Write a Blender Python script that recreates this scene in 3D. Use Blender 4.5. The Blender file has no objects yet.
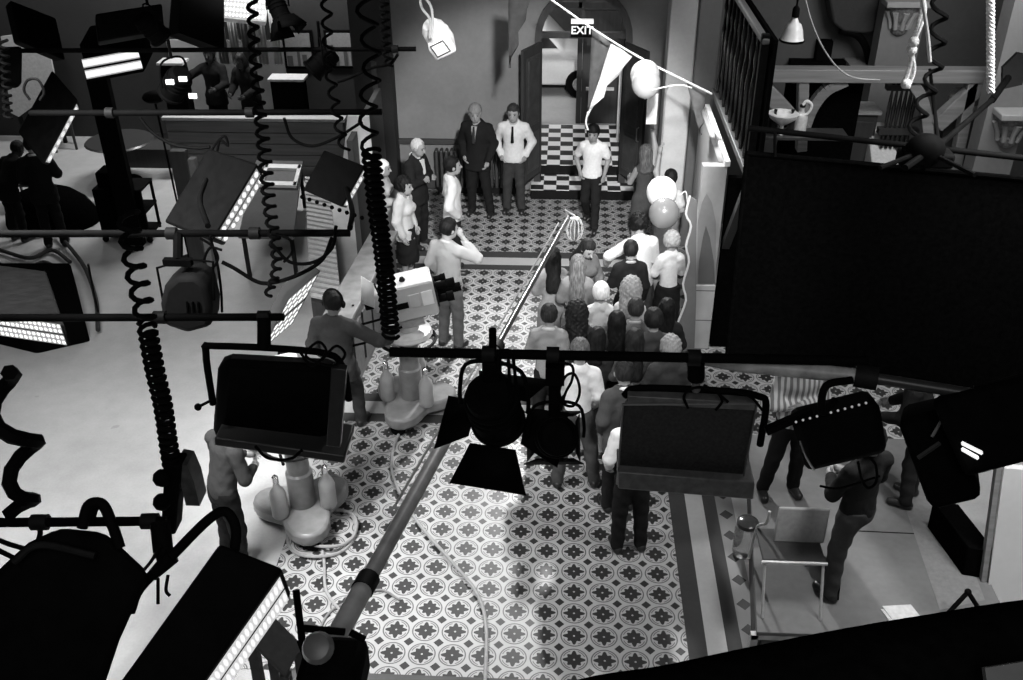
import bpy, math, random
import numpy as np
from mathutils import Vector, Matrix
random.seed(7)
C = bpy.context.scene.collection
PI = math.pi
# ------------------------------------------------------------------ camera (measured from the floor tiling)
F = 990.13; TH = .549869; PSI = .0560681; ROLL = -.0072969; H = 6.7; T = H/25.8257
OX, OY = -5.7748*T, 21.67683*T
def _axes():
    f = Vector((-math.sin(PSI)*math.cos(TH), math.cos(PSI)*math.cos(TH), -math.sin(TH)))
    r = Vector((math.cos(PSI), math.sin(PSI), 0)); u = r.cross(f)
    c, s = math.cos(ROLL), math.sin(ROLL)
    return c*r+s*u, c*u-s*r, f
RR, UU, FF = _axes()
def ray(x, y): return FF + RR*((x-511.5)/F) + UU*((340-y)/F)
def G(x, y, z=0.):
    d = ray(x, y); t = (z-H)/d.z; return Vector((d.x*t, d.y*t, z))
def AY(x, y, Y):
    d = ray(x, y); t = Y/d.y; return Vector((d.x*t, Y, H+d.z*t))
def AX(x, y, X):
    d = ray(x, y); t = X/d.x; return Vector((X, d.y*t, H+d.z*t))
def AD(x, y, D): return Vector((0, 0, H)) + ray(x, y)*D
cam = bpy.data.cameras.new('camera'); co = bpy.data.objects.new('camera', cam); C.objects.link(co)
cam.sensor_fit = 'HORIZONTAL'; cam.sensor_width = 36.; cam.lens = F*36/1023; cam.clip_start = .05; cam.clip_end = 200
co.matrix_world = Matrix(((RR.x, UU.x, -FF.x, 0), (RR.y, UU.y, -FF.y, 0), (RR.z, UU.z, -FF.z, H), (0, 0, 0, 1)))
bpy.context.scene.camera = co
sc = bpy.context.scene
sc.view_settings.view_transform = 'Standard'; sc.view_settings.look = 'None'; sc.view_settings.exposure = 0; sc.view_settings.gamma = 1
# ------------------------------------------------------------------ materials
_M = {}
def g2l(v): return v
def mat(name, v, rough=.75, var=.12, scale=25., bump=0., metal=0., emit=0., spec=.4, kind='noise'):
    if name in _M: return _M[name]
    m = bpy.data.materials.new(name); m.use_nodes = True
    nt = m.node_tree; N = nt.nodes; L = nt.links; b = N['Principled BSDF']
    b.inputs['Roughness'].default_value = rough; b.inputs['Metallic'].default_value = metal
    b.inputs['Specular IOR Level'].default_value = spec
    tc = N.new('ShaderNodeTexCoord')
    if kind == 'noise':
        n = N.new('ShaderNodeTexNoise'); n.inputs['Scale'].default_value = scale; n.inputs['Detail'].default_value = 4
    elif kind == 'wave':
        n = N.new('ShaderNodeTexWave'); n.inputs['Scale'].default_value = scale; n.inputs['Distortion'].default_value = 5; n.inputs['Detail'].default_value = 3
        n.bands_direction = 'Z'
    elif kind == 'strand':
        n = N.new('ShaderNodeTexNoise'); n.inputs['Scale'].default_value = scale; n.inputs['Detail'].default_value = 3
        mp = N.new('ShaderNodeMapping'); mp.inputs['Scale'].default_value = (1, 1, .12)
        L.new(tc.outputs['Object'], mp.inputs[0]); L.new(mp.outputs[0], n.inputs['Vector'])
    if kind != 'strand': L.new(tc.outputs['Object'], n.inputs['Vector'])
    r = N.new('ShaderNodeValToRGB'); lo, hi = max(0, v*(1-var)), min(1, v*(1+var))
    r.color_ramp.elements[0].position = .3; r.color_ramp.elements[1].position = .7
    r.color_ramp.elements[0].color = (lo, lo, lo, 1); r.color_ramp.elements[1].color = (hi, hi, hi, 1)
    L.new(n.outputs['Fac'], r.inputs[0]); L.new(r.outputs[0], b.inputs['Base Color'])
    if bump:
        bp = N.new('ShaderNodeBump'); bp.inputs['Strength'].default_value = bump; bp.inputs['Distance'].default_value = .01
        L.new(n.outputs['Fac'], bp.inputs['Height']); L.new(bp.outputs[0], b.inputs['Normal'])
    if emit:
        b.inputs['Emission Color'].default_value = (1, 1, 1, 1); b.inputs['Emission Strength'].default_value = emit
    _M[name] = m; return m
def mathn(nt, op, a, b=None, c=None):
    n = nt.nodes.new('ShaderNodeMath'); n.operation = op
    for i, x in enumerate((a, b, c)):
        if x is None: continue
        if isinstance(x, (int, float)): n.inputs[i].default_value = x
        else: nt.links.new(x, n.inputs[i])
    return n.outputs[0]
def raw_mat(name, rough=.6, spec=.4):
    m = bpy.data.materials.new(name); m.use_nodes = True
    b = m.node_tree.nodes['Principled BSDF']; b.inputs['Roughness'].default_value = rough; b.inputs['Specular IOR Level'].default_value = spec
    return m, m.node_tree, b
def mixcol(nt, fac, a, b):
    n = nt.nodes.new('ShaderNodeMix'); n.data_type = 'RGBA'
    nt.links.new(fac, n.inputs[0])
    for i, x in ((6, a), (7, b)):
        if isinstance(x, (int, float)): n.inputs[i].default_value = (x, x, x, 1)
        else: nt.links.new(x, n.inputs[i])
    return n.outputs[2]
def coords(nt, kind='Object'):
    tc = nt.nodes.new('ShaderNodeTexCoord'); s = nt.nodes.new('ShaderNodeSeparateXYZ')
    nt.links.new(tc.outputs[kind], s.inputs[0]); return s.outputs, tc.outputs[kind]
def noise(nt, vec, scale, detail=4):
    n = nt.nodes.new('ShaderNodeTexNoise'); n.inputs['Scale'].default_value = scale; n.inputs['Detail'].default_value = detail
    nt.links.new(vec, n.inputs['Vector']); return n.outputs['Fac']
def tile_mat():
    m, nt, b = raw_mat('patterned_tile', .42, .5)
    (x, y, z), vec = coords(nt)
    u = mathn(nt, 'SUBTRACT', mathn(nt, 'FRACT', mathn(nt, 'DIVIDE', mathn(nt, 'SUBTRACT', x, OX), T)), .5)
    v = mathn(nt, 'SUBTRACT', mathn(nt, 'FRACT', mathn(nt, 'DIVIDE', mathn(nt, 'SUBTRACT', y, OY), T)), .5)
    r = mathn(nt, 'SQRT', mathn(nt, 'ADD', mathn(nt, 'MULTIPLY', u, u), mathn(nt, 'MULTIPLY', v, v)))
    ph = mathn(nt, 'ARCTAN2', v, u)
    c8 = mathn(nt, 'COSINE', mathn(nt, 'MULTIPLY', ph, 8))
    c4 = mathn(nt, 'COSINE', mathn(nt, 'MULTIPLY', ph, 4))
    edge = mathn(nt, 'ADD', mathn(nt, 'ADD', .29, mathn(nt, 'MULTIPLY', c8, .05)), mathn(nt, 'MULTIPLY', c4, .035))
    flower = mathn(nt, 'MULTIPLY', mathn(nt, 'LESS_THAN', r, edge), mathn(nt, 'GREATER_THAN', r, .035))
    ring = mathn(nt, 'LESS_THAN', mathn(nt, 'ABSOLUTE', mathn(nt, 'SUBTRACT', r, .435)), .022)
    brk = mathn(nt, 'GREATER_THAN', mathn(nt, 'ABSOLUTE', c4), .0)
    seg = mathn(nt, 'MULTIPLY', mathn(nt, 'LESS_THAN', mathn(nt, 'ABSOLUTE', mathn(nt, 'SUBTRACT', r, .365)), .016), mathn(nt, 'LESS_THAN', c4, .2))
    au = mathn(nt, 'SUBTRACT', .5, mathn(nt, 'ABSOLUTE', u)); av = mathn(nt, 'SUBTRACT', .5, mathn(nt, 'ABSOLUTE', v))
    dia = mathn(nt, 'LESS_THAN', mathn(nt, 'ADD', au, av), .175)
    dark = mathn(nt, 'MAXIMUM', flower, dia)
    mid = mathn(nt, 'MAXIMUM', ring, seg)
    n1 = noise(nt, vec, 1.3, 5); n2 = noise(nt, vec, 14, 3)
    wear = mathn(nt, 'ADD', .8, mathn(nt, 'MULTIPLY', mathn(nt, 'ADD', n1, mathn(nt, 'MULTIPLY', n2, .5)), .32))
    c = mixcol(nt, mid, .37, .10)
    c = mixcol(nt, dark, c, .022)
    mul = nt.nodes.new('ShaderNodeMix'); mul.data_type = 'RGBA'; mul.blend_type = 'MULTIPLY'; mul.inputs[0].default_value = 1
    nt.links.new(c, mul.inputs[6]); nt.links.new(wear, mul.inputs[7]); nt.links.new(mul.outputs[2], b.inputs['Base Color'])
    return m
def checker_mat(sx, sy, ox=0, oy=0, lo=.02, hi=.75):
    m, nt, b = raw_mat('checkered_vinyl', .4)
    (x, y, z), vec = coords(nt)
    a = mathn(nt, 'FLOOR', mathn(nt, 'DIVIDE', mathn(nt, 'SUBTRACT', x, ox), sx))
    c = mathn(nt, 'FLOOR', mathn(nt, 'DIVIDE', mathn(nt, 'SUBTRACT', y, oy), sy))
    k = mathn(nt, 'MODULO', mathn(nt, 'ABSOLUTE', mathn(nt, 'ADD', a, c)), 2)
    nt.links.new(mixcol(nt, mathn(nt, 'GREATER_THAN', k, .5), lo, hi), b.inputs['Base Color'])
    return m
def concrete_mat():
    m, nt, b = raw_mat('scuffed_concrete', .55, .35)
    (x, y, z), vec = coords(nt)
    n1 = noise(nt, vec, .7, 6); n2 = noise(nt, vec, 5, 6); n3 = noise(nt, vec, 40, 2)
    s = mathn(nt, 'ADD', mathn(nt, 'MULTIPLY', n1, .22), mathn(nt, 'ADD', mathn(nt, 'MULTIPLY', n2, .12), mathn(nt, 'MULTIPLY', n3, .06)))
    st = mathn(nt, 'LESS_THAN', noise(nt, vec, 2.3, 2), .27)
    v = mathn(nt, 'SUBTRACT', mathn(nt, 'ADD', s, .19), mathn(nt, 'MULTIPLY', st, .08))
    c = nt.nodes.new('ShaderNodeCombineColor')
    for i in range(3): nt.links.new(v, c.inputs[i])
    nt.links.new(c.outputs[0], b.inputs['Base Color']); return m
def plaster_mat(name, v, var=.35, scale=1.6):
    m, nt, b = raw_mat(name, .85, .2)
    (x, y, z), vec = coords(nt)
    n1 = noise(nt, vec, scale, 8); n2 = noise(nt, vec, scale*9, 5)
    s = mathn(nt, 'MULTIPLY', mathn(nt, 'ADD', 1-var, mathn(nt, 'MULTIPLY', mathn(nt, 'ADD', mathn(nt, 'MULTIPLY', n1, 1.4), mathn(nt, 'MULTIPLY', n2, .6)), var)), v)
    c = nt.nodes.new('ShaderNodeCombineColor')
    for i in range(3): nt.links.new(s, c.inputs[i])
    nt.links.new(c.outputs[0], b.inputs['Base Color']); return m
def wood_mat(name, v, axis=0):
    m, nt, b = raw_mat(name, .5, .4)
    tc = nt.nodes.new('ShaderNodeTexCoord'); mp = nt.nodes.new('ShaderNodeMapping'); sc_ = [14, 14, 14]; sc_[axis] = .9
    mp.inputs['Scale'].default_value = sc_; nt.links.new(tc.outputs['Object'], mp.inputs[0])
    n1 = noise(nt, mp.outputs[0], 1.5, 5)
    s = mathn(nt, 'MULTIPLY', mathn(nt, 'ADD', .45, mathn(nt, 'MULTIPLY', n1, 1.1)), v)
    c = nt.nodes.new('ShaderNodeCombineColor')
    for i in range(3): nt.links.new(s, c.inputs[i])
    nt.links.new(c.outputs[0], b.inputs['Base Color']); return m
def bulb_mat(name, nu, nv, e=2.2, base=.25, tube=False):
    m, nt, b = raw_mat(name, .4)
    (x, y, z), vec = coords(nt, 'UV')
    u = mathn(nt, 'SUBTRACT', mathn(nt, 'FRACT', mathn(nt, 'MULTIPLY', x, nu)), .5)
    v = mathn(nt, 'SUBTRACT', mathn(nt, 'FRACT', mathn(nt, 'MULTIPLY', y, nv)), .5)
    if tube: k = mathn(nt, 'LESS_THAN', mathn(nt, 'ABSOLUTE', v), .36)
    else: k = mathn(nt, 'LESS_THAN', mathn(nt, 'ADD', mathn(nt, 'MULTIPLY', u, u), mathn(nt, 'MULTIPLY', v, v)), .12)
    nt.links.new(mixcol(nt, k, .12, .5), b.inputs['Base Color'])
    b.inputs['Emission Color'].default_value = (1, 1, 1, 1)
    nt.links.new(mathn(nt, 'ADD', base, mathn(nt, 'MULTIPLY', k, e)), b.inputs['Emission Strength'])
    return m
BLACK = mat('black_enamel', .003, .75, .3, 12, spec=.04)
BLACKM = mat('black_cloth', .0025, 1., .3, 30, spec=0.)
DARK = mat('dark_grey_metal', .012, .6, .3, 15, spec=.1)
GREYM = mat('grey_painted_metal', .2, .45, .15, 12)
LGREY = mat('pale_grey_metal', .5, .4, .1, 12)
STEEL = mat('worn_steel', .35, .35, .3, 18, metal=.7)
CHROME = mat('polished_chrome', .6, .2, .1, 10, metal=1.)
WHITE = mat('white_paint', .75, .5, .06, 10)
RUBBER = mat('black_rubber', .003, .7, .3, 40, spec=.05)
PAPER = mat('white_paper', .8, .9, .04, 9, spec=.1)
SKIN = mat('skin', .29, .55, .05, 20)
SKIND = mat('dark_face_features', .04, .6, .1, 20)  # own dark colour of eyes, brows and mouth
# ------------------------------------------------------------------ mesh builder
def ortho(d):
    d = d.normalized(); a = Vector((0, 0, 1)) if abs(d.z) < .9 else Vector((1, 0, 0))
    s = d.cross(a).normalized(); return s, s.cross(d).normalized()
class MB:
    def __init__(self): self.v = []; self.f = []; self.uv = None
    def add(self, vs, fs, M=None):
        o = len(self.v)
        for p in vs:
            p = Vector(p); self.v.append(M @ p if M is not None else p)
        self.f += [tuple(i+o for i in f) for f in fs]; return self
    def box(self, c, s, M=None):
        x, y, z = (k/2 for k in s); c = Vector(c)
        vs = [c+Vector((a*x, b*y, d*z)) for d in (-1, 1) for b in (-1, 1) for a in (-1, 1)]
        return self.add(vs, [(0, 2, 3, 1), (4, 5, 7, 6), (0, 1, 5, 4), (2, 6, 7, 3), (0, 4, 6, 2), (1, 3, 7, 5)], M)
    def hexa(self, O, U, V, W, skip=()):
        vs = [O, O+U, O+V, O+U+V, O+W, O+U+W, O+V+W, O+U+V+W]
        fs = {'-w': (0, 2, 3, 1), 'w': (4, 5, 7, 6), '-v': (0, 1, 5, 4), 'v': (2, 6, 7, 3), '-u': (0, 4, 6, 2), 'u': (1, 3, 7, 5)}
        return self.add(vs, [f for k, f in fs.items() if k not in skip])
    def bar(self, p, q, w, h=None, up=None):
        p, q = Vector(p), Vector(q); h = h or w; d = q-p
        if up is None: s, u = ortho(d)
        else:
            s = d.normalized().cross(Vector(up)).normalized(); u = s.cross(d.normalized())
        return self.hexa(p-s*w/2-u*h/2, s*w, u*h, d)
    def tube(self, pts, r, n=8, caps=True, closed=False):
        pts = [Vector(p) for p in pts]; k = len(pts); rs = r if isinstance(r, (list, tuple)) else [r]*k
        s = None; vs = []
        for i, p in enumerate(pts):
            if closed: d = pts[(i+1) % k]-pts[i-1]
            else: d = pts[min(i+1, k-1)]-pts[max(i-1, 0)]
            if d.length < 1e-9: d = Vector((0, 0, 1))
            d.normalize()
            if s is None: s, u = ortho(d)
            else:
                s = (s-d*s.dot(d))
                if s.length < 1e-6: s, u = ortho(d)
                s.normalize(); u = s.cross(d)
            for j in range(n):
                a = 2*PI*j/n; vs.append(p+(s*math.cos(a)+u*math.sin(a))*rs[i])
        fs = []
        for i in range(k if closed else k-1):
            for j in range(n):
                a, b2 = i*n+j, i*n+(j+1) % n; c, d2 = ((i+1) % k)*n+(j+1) % n, ((i+1) % k)*n+j
                fs.append((a, b2, c, d2))
        if caps and not closed: fs += [tuple(range(n))[::-1], tuple((k-1)*n+j for j in range(n))]
        return self.add(vs, fs)
    def lathe(self, prof, M=None, n=20):
        vs = []; fs = []
        for r, z in prof:
            for j in range(n):
                a = 2*PI*j/n; vs.append((r*math.cos(a), r*math.sin(a), z))
        for i in range(len(prof)-1):
            for j in range(n): fs.append((i*n+j, i*n+(j+1) % n, (i+1)*n+(j+1) % n, (i+1)*n+j))
        if prof[0][0] > 1e-5: fs.append(tuple(range(n))[::-1])
        if prof[-1][0] > 1e-5: fs.append(tuple((len(prof)-1)*n+j for j in range(n)))
        return self.add(vs, fs, M)
    def ball(self, c, r, n=14, M=None):
        rr = r if isinstance(r, (tuple, list)) else (r, r, r); m = n//2
        vs = []; fs = []
        for i in range(m+1):
            a = PI*i/m
            for j in range(n):
                b = 2*PI*j/n; vs.append(Vector(c)+Vector((rr[0]*math.sin(a)*math.cos(b), rr[1]*math.sin(a)*math.sin(b), -rr[2]*math.cos(a))))
        for i in range(m):
            for j in range(n): fs.append((i*n+j, i*n+(j+1) % n, (i+1)*n+(j+1) % n, (i+1)*n+j))
        return self.add(vs, fs, M)
    def prism(self, poly, a, b, fn):
        """poly: list of 2-D points; fn(x, y, t) -> 3-D; extruded from t=a to t=b"""
        n = len(poly); vs = [fn(x, y, a) for x, y in poly]+[fn(x, y, b) for x, y in poly]
        return self.add(vs, [tuple(range(n))[::-1], tuple(range(n, 2*n))]+[(i, (i+1) % n, n+(i+1) % n, n+i) for i in range(n)])
    def quad(self, a, b, c, d):
        return self.add([a, b, c, d], [(0, 1, 2, 3)])
    def build(self, name, m, parent=None, bevel=0., smooth=40, solid=0., uv=False):
        me = bpy.data.meshes.new(name); me.from_pydata([tuple(p) for p in self.v], [], self.f)
        if uv:
            l = me.uv_layers.new(name='UVMap'); seq = [(0, 0), (1, 0), (1, 1), (0, 1)]
            for p in me.polygons:
                for k, li in enumerate(p.loop_indices): l.data[li].uv = seq[k % 4]
        me.materials.append(m)
        import bmesh
        bm = bmesh.new(); bm.from_mesh(me)
        if not uv: bmesh.ops.remove_doubles(bm, verts=bm.verts, dist=1e-5)
        bmesh.ops.recalc_face_normals(bm, faces=bm.faces); bm.to_mesh(me); bm.free()
        o = bpy.data.objects.new(name, me); C.objects.link(o)
        if smooth:
            me.shade_smooth(); me.set_sharp_from_angle(angle=math.radians(smooth))
        if bevel:
            md = o.modifiers.new('bevel', 'BEVEL'); md.width = bevel; md.segments = 2; md.limit_method = 'ANGLE'
        if solid:
            md = o.modifiers.new('solid', 'SOLIDIFY'); md.thickness = solid; md.offset = 0
        if parent is not None:
            o.parent = parent; o.matrix_parent_inverse = parent_matrix(parent).inverted()
        return o
def parent_matrix(p):
    M = p.matrix_basis.copy()
    return (parent_matrix(p.parent) @ p.matrix_parent_inverse @ M) if p.parent else M
def empty(name, loc): 
    o = bpy.data.objects.new(name, None); C.objects.link(o); o.location = loc; o.empty_display_size = .1; return o
LABELS = set()
def tag(o, label, cat, group=None, kind=None):
    if label in LABELS and not group: print('DUPLICATE LABEL', label)
    LABELS.add(label)
    o['label'] = label; o['category'] = cat
    if group: o['group'] = group
    if kind: o['kind'] = kind
    return o
def thing(name, loc, label, cat, group=None): return tag(empty(name, loc), label, cat, group)
def struct(o, kind='structure'): o['kind'] = kind; return o
def smoothpath(pts, k=6, closed=False):
    pts = [Vector(p) for p in pts]; n = len(pts); out = []
    for i in range(n if closed else n-1):
        p1, p2 = pts[i], pts[(i+1) % n]
        p0 = pts[i-1] if (i > 0 or closed) else p1*2-p2
        p3 = pts[(i+2) % n] if (i+2 < n or closed) else p2*2-p1
        for j in range(k):
            t = j/k
            out.append(.5*((2*p1)+(p2-p0)*t+(2*p0-5*p1+4*p2-p3)*t*t+(3*p1-p0-3*p2+p3)*t**3))
    if not closed: out.append(pts[-1])
    return out
# ------------------------------------------------------------------ people: signed distances -> one continuous surface
def snets(D, xs, ys, zs):
    S = D < 0
    nx, ny, nz = D.shape
    cnt = np.zeros((nx-1, ny-1, nz-1), np.int8)
    for a in (0, 1):
        for b in (0, 1):
            for c in (0, 1): cnt += S[a:nx-1+a, b:ny-1+b, c:nz-1+c]
    act = (cnt > 0) & (cnt < 8); I, J, K = np.nonzero(act)
    ids = -np.ones(act.shape, np.int64); ids[I, J, K] = np.arange(len(I))
    acc = np.zeros((len(I), 3)); w = np.zeros(len(I))
    cs = [(a, b, c) for a in (0, 1) for b in (0, 1) for c in (0, 1)]
    for p in cs:
        for ax in range(3):
            if p[ax]: continue
            q = list(p); q[ax] = 1
            d0 = D[I+p[0], J+p[1], K+p[2]]; d1 = D[I+q[0], J+q[1], K+q[2]]
            m = (d0 < 0) != (d1 < 0); t = np.where(m, d0/np.where(m, d0-d1, 1), 0)
            pos = np.stack([np.full(len(I), float(v)) for v in p], 1); pos[:, ax] = t
            acc[m] += pos[m]; w[m] += 1
    acc /= w[:, None]
    V = np.empty((len(I), 3))
    for k, (idx, arr) in enumerate(((I, xs), (J, ys), (K, zs))):
        V[:, k] = arr[idx]+acc[:, k]*(arr[idx+1]-arr[idx])
    Fs = []
    for ax in range(3):
        sl0 = [slice(1, -1)]*3; sl1 = [slice(1, -1)]*3; sl0[ax] = slice(0, -1); sl1[ax] = slice(1, None)
        A_, B_ = S[tuple(sl0)], S[tuple(sl1)]
        i, j, k = np.nonzero(A_ != B_)
        off = [1, 1, 1]; off[ax] = 0
        i, j, k = i+off[0], j+off[1], k+off[2]
        u, v = [(1, 2), (2, 0), (0, 1)][ax]
        e = np.eye(3, dtype=int); base = np.stack([i, j, k], 1)
        qs = [base-e[u]-e[v], base-e[v], base, base-e[u]]
        f = np.stack([ids[q[:, 0], q[:, 1], q[:, 2]] for q in qs], 1)
        flip = ~A_[tuple((base-np.array(off)).T)]
        f[flip] = f[flip][:, ::-1]; Fs.append(f)
    f = np.concatenate(Fs); f = f[(f >= 0).all(1)]
    return V, f
def seg(P, a, b, ra, rb, ky=1.):
    a = np.array(a, float); b = np.array(b, float); k = np.array([1, ky, 1.])
    ba = (b-a)*k; q = [(P[i]-a[i])*k[i] for i in range(3)]
    t = np.clip((q[0]*ba[0]+q[1]*ba[1]+q[2]*ba[2])/max(ba@ba, 1e-9), 0, 1)
    return np.sqrt((q[0]-t*ba[0])**2+(q[1]-t*ba[1])**2+(q[2]-t*ba[2])**2)-(ra+(rb-ra)*t)
def ell(P, c, r, R=None):
    q = [P[i]-c[i] for i in range(3)]
    if R is not None: q = [R[0][k]*q[0]+R[1][k]*q[1]+R[2][k]*q[2] for k in range(3)]
    k0 = np.sqrt((q[0]/r[0])**2+(q[1]/r[1])**2+(q[2]/r[2])**2)
    return (k0-1)*min(r)
def smin(a, b, k=.03):
    h = np.clip(.5+.5*(b-a)/k, 0, 1); return b+(a-b)*h-k*h*(1-h)
def field(P, prims, k=.03):
    d = None
    for p in prims:
        e = seg(P, *p); d = e if d is None else smin(d, e, k)
    return d
def axis(lo, hi, step, fine=None, fstep=.008):
    if fine is None: return np.arange(lo, hi+step, step)
    a = np.arange(lo, fine[0], step); b = np.arange(fine[0], fine[1], fstep); c = np.arange(fine[1], hi+step, step)
    return np.concatenate([a, b, c])
def grid(prims, pad=.04, step=.016, fx=None, fy=None, fz=None):
    pts = np.array([p[i] for p in prims for i in (0, 1)]); r = max(max(p[2], p[3]) for p in prims)
    lo, hi = pts.min(0)-r-pad, pts.max(0)+r+pad
    xs = axis(lo[0], hi[0], step, fx); ys = axis(lo[1], hi[1], step, fy); zs = axis(lo[2], hi[2], step, fz)
    return xs, ys, zs, (xs[:, None, None], ys[None, :, None], zs[None, None, :])
def to_obj(name, V, Fc, m, parent=None, extra=None):
    me = bpy.data.meshes.new(name)
    vs = [tuple(v) for v in V]; fs = [tuple(int(i) for i in f) for f in Fc]; mi = [0]*len(fs)
    if extra:
        for mb, idx in extra:
            o = len(vs); vs += [tuple(p) for p in mb.v]; fs += [tuple(i+o for i in f) for f in mb.f]; mi += [idx]*len(mb.f)
    me.from_pydata(vs, [], fs)
    for x in (m if isinstance(m, (list, tuple)) else [m]): me.materials.append(x)
    me.polygons.foreach_set('material_index', mi); me.shade_smooth()
    o = bpy.data.objects.new(name, me); C.objects.link(o)
    if parent is not None: o.parent = parent
    return o
ARMS = {  # elbow, wrist for the +x side, in a 1.75 m figure
 'down': ((.25, -.03, 1.14), (.255, .06, .90)), 'relax': ((.26, -.04, 1.15), (.22, .12, .93)),
 'pocket': ((.29, -.09, 1.14), (.20, .05, .96)), 'hip': ((.36, -.05, 1.15), (.21, .03, 1.02)),
 'ear': ((.32, .16, 1.26), (.13, .13, 1.52)), 'up': ((.27, .16, 1.66), (.22, .24, 1.93)),
 'reach': ((.33, .24, 1.26), (.36, .48, 1.18)), 'fwd': ((.26, .10, 1.14), (.17, .33, 1.12)),
 'hold': ((.26, .06, 1.14), (.08, .26, 1.12)), 'cross': ((.25, .05, 1.13), (-.04, .21, 1.19)), 'cross2': ((.25, .06, 1.12), (-.06, .18, 1.14)),
 'lap': ((.25, .05, 1.14), (.14, .30, 1.03)), 'wide': ((.42, .16, 1.25), (.50, .40, 1.05)), 'drop': ((.25, .12, 1.14), (.22, .30, .95)),
}
LEGS = {'stand': ((.10, .02, .50), (.115, -.02, .09)), 'apart': ((.14, .03, .50), (.19, -.01, .09)), 'step': ((.10, .17, .53), (.10, .20, .09)),
        'back': ((.10, .02, .48), (.09, -.26, .13)), 'sit': ((.13, .44, .0), (.13, .44, -.43)), 'close': ((.07, .02, .5), (.07, -.02, .09))}
def rotm(yaw, pitch, roll):
    return np.array(Matrix.Rotation(yaw, 3, 'Z') @ Matrix.Rotation(pitch, 3, 'X') @ Matrix.Rotation(roll, 3, 'Y'))
_hm = {}
def hairmat(v):
    v = v*.45 if v < .1 else v
    k = 'hair_%d' % round(v*1000)
    return mat(k, v, .62, .55 if v < .2 else .2, 60, bump=.6, kind='strand', spec=.2)
def cloth(v, tex='plain'):
    k = 'cloth_%s_%d' % (tex, round(v*1000))
    if tex == 'stripe':
        if k in _M: return _M[k]
        m, nt, b = raw_mat(k, .9, .1); (x, y, z), vec = coords(nt)
        s = mathn(nt, 'GREATER_THAN', mathn(nt, 'SINE', mathn(nt, 'MULTIPLY', x, 120)), .1)
        nt.links.new(mixcol(nt, s, v, v*.35), b.inputs['Base Color']); _M[k] = m; return m
    if tex == 'knit': return mat(k, v, .95, .2, 90, bump=.5, spec=.1, kind='wave')
    return mat(k, v, .9, .07, 26, bump=.45, spec=.12)
def person(loc, face, label, h=1.72, sex='m', arms=('down', 'down'), legs=('stand', 'stand'), top=('jumper', .3), bottom=('trousers', .03),
           hair=('short', .03), shoes=.02, lean=0., side=0., turn=0., nod=0., tilt=0., seat=None, group=None, skin=None, child=False, hat=None, headset=False, tie=None, collar=None, sleeve='long', build=None, cat='person', name='person'):
    s = h/1.75
    fem = sex == 'f'
    bw = build or (.88 if fem else .94); sw = (.165 if fem else .185)*bw; dz = 0. if seat is None else (seat/s+.09)-.95
    piv = np.array([0, 0, .95+dz]); Rl = np.array(Matrix.Rotation(-math.radians(lean), 3, 'X') @ Matrix.Rotation(math.radians(side), 3, 'Y'))
    def up(p): return Rl @ (np.array(p, float)+[0, 0, dz]-piv)+piv
    pel = np.array([0, 0, .95+dz]); waist = up((0, .005, 1.10)); chest = up((0, .01, 1.30)); neck0 = up((0, -.015, 1.45)); 
    sh = {1: up((sw, -.01, 1.385)), -1: up((-sw, -.01, 1.385))}
    hs = 1.16 if child else 1.07
    hc = up((0, .03, 1.625)); Rh = Rl @ rotm(math.radians(turn), -math.radians(nod), math.radians(tilt))
    hc = neck0 + (Rl @ rotm(0, -math.radians(nod*.6), math.radians(tilt*.6))) @ (np.array([0, .045, .175]))
    el, wr, kn, an, hp = {}, {}, {}, {}, {}
    for i, sg in enumerate((-1, 1)):
        a = arms[i]; e, w_ = ARMS[a] if isinstance(a, str) else a
        el[sg] = up((e[0]*sg*(bw if e[0] < .3 else 1), e[1], e[2])); wr[sg] = up((w_[0]*sg*(bw if w_[0] > .1 else 1), w_[1], w_[2]))
        l = legs[i]; k_, a_ = LEGS[l] if isinstance(l, str) else l
        hp[sg] = np.array([.09*sg*bw, 0, .90+dz])
        if isinstance(l, str) and l == 'sit': kn[sg] = np.array([k_[0]*sg, k_[1], .90+dz-.02]); an[sg] = np.array([a_[0]*sg, a_[1]+.02, .09])
        else: kn[sg] = np.array([k_[0]*sg, k_[1], k_[2]]); an[sg] = np.array([a_[0]*sg, a_[1], a_[2]])
    torso = [(pel, waist, .155, .128 if fem else .14, 1.35), (waist, chest, .128 if fem else .14, .155 if fem else .165, 1.45), (chest, neck0, .15, .07, 1.5),
             (neck0, sh[1]-Rl @ np.array([.02, 0, 0]), .056, .05, 1.1), (neck0, sh[-1]+Rl @ np.array([.02, 0, 0]), .056, .05, 1.1)]
    torso = [(p_, q_, r1*(bw if i_ < 3 else 1), r2*(bw if i_ < 2 else 1), *rest) for i_, (p_, q_, r1, r2, *rest) in enumerate(torso)]
    if fem: torso += [(up((-.07, .085, 1.27)), up((.07, .078, 1.27)), .054, .054)]
    A_ = []; L_ = []
    for sg in (-1, 1):
        A_ += [(sh[sg], el[sg], .052, .043), (el[sg], wr[sg], .043, .028)]
        L_ += [(hp[sg], kn[sg], .093, .06), (kn[sg], an[sg], .062, .038)]
    H_ = lambda p: hc+Rh @ (np.array(p, float)*hs)
    body = [(a, b, ra-.014, rb-.012, *r) for a, b, ra, rb, *r in torso]+A_+[(a, b, ra-.01, rb, *r) for a, b, ra, rb, *r in L_]+[(neck0-[0, 0, .03], hc+Rh @ np.array([0, -.03, -.06]), .056, .052)]
    for sg in (-1, 1): body.append((an[sg]+[0, -.02, -.03], an[sg]+[sg*.02, .13, -.055], .04, .028))
    xs, ys, zs, P = grid(body+[(hc, hc, .14, .14)], step=.018, fx=(hc[0]-.12, hc[0]+.12), fy=(hc[1]-.13, hc[1]+.14), fz=(hc[2]-.15, hc[2]+.15))
    d = field(P, body, .03)
    R_ = Rh.tolist()
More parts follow.
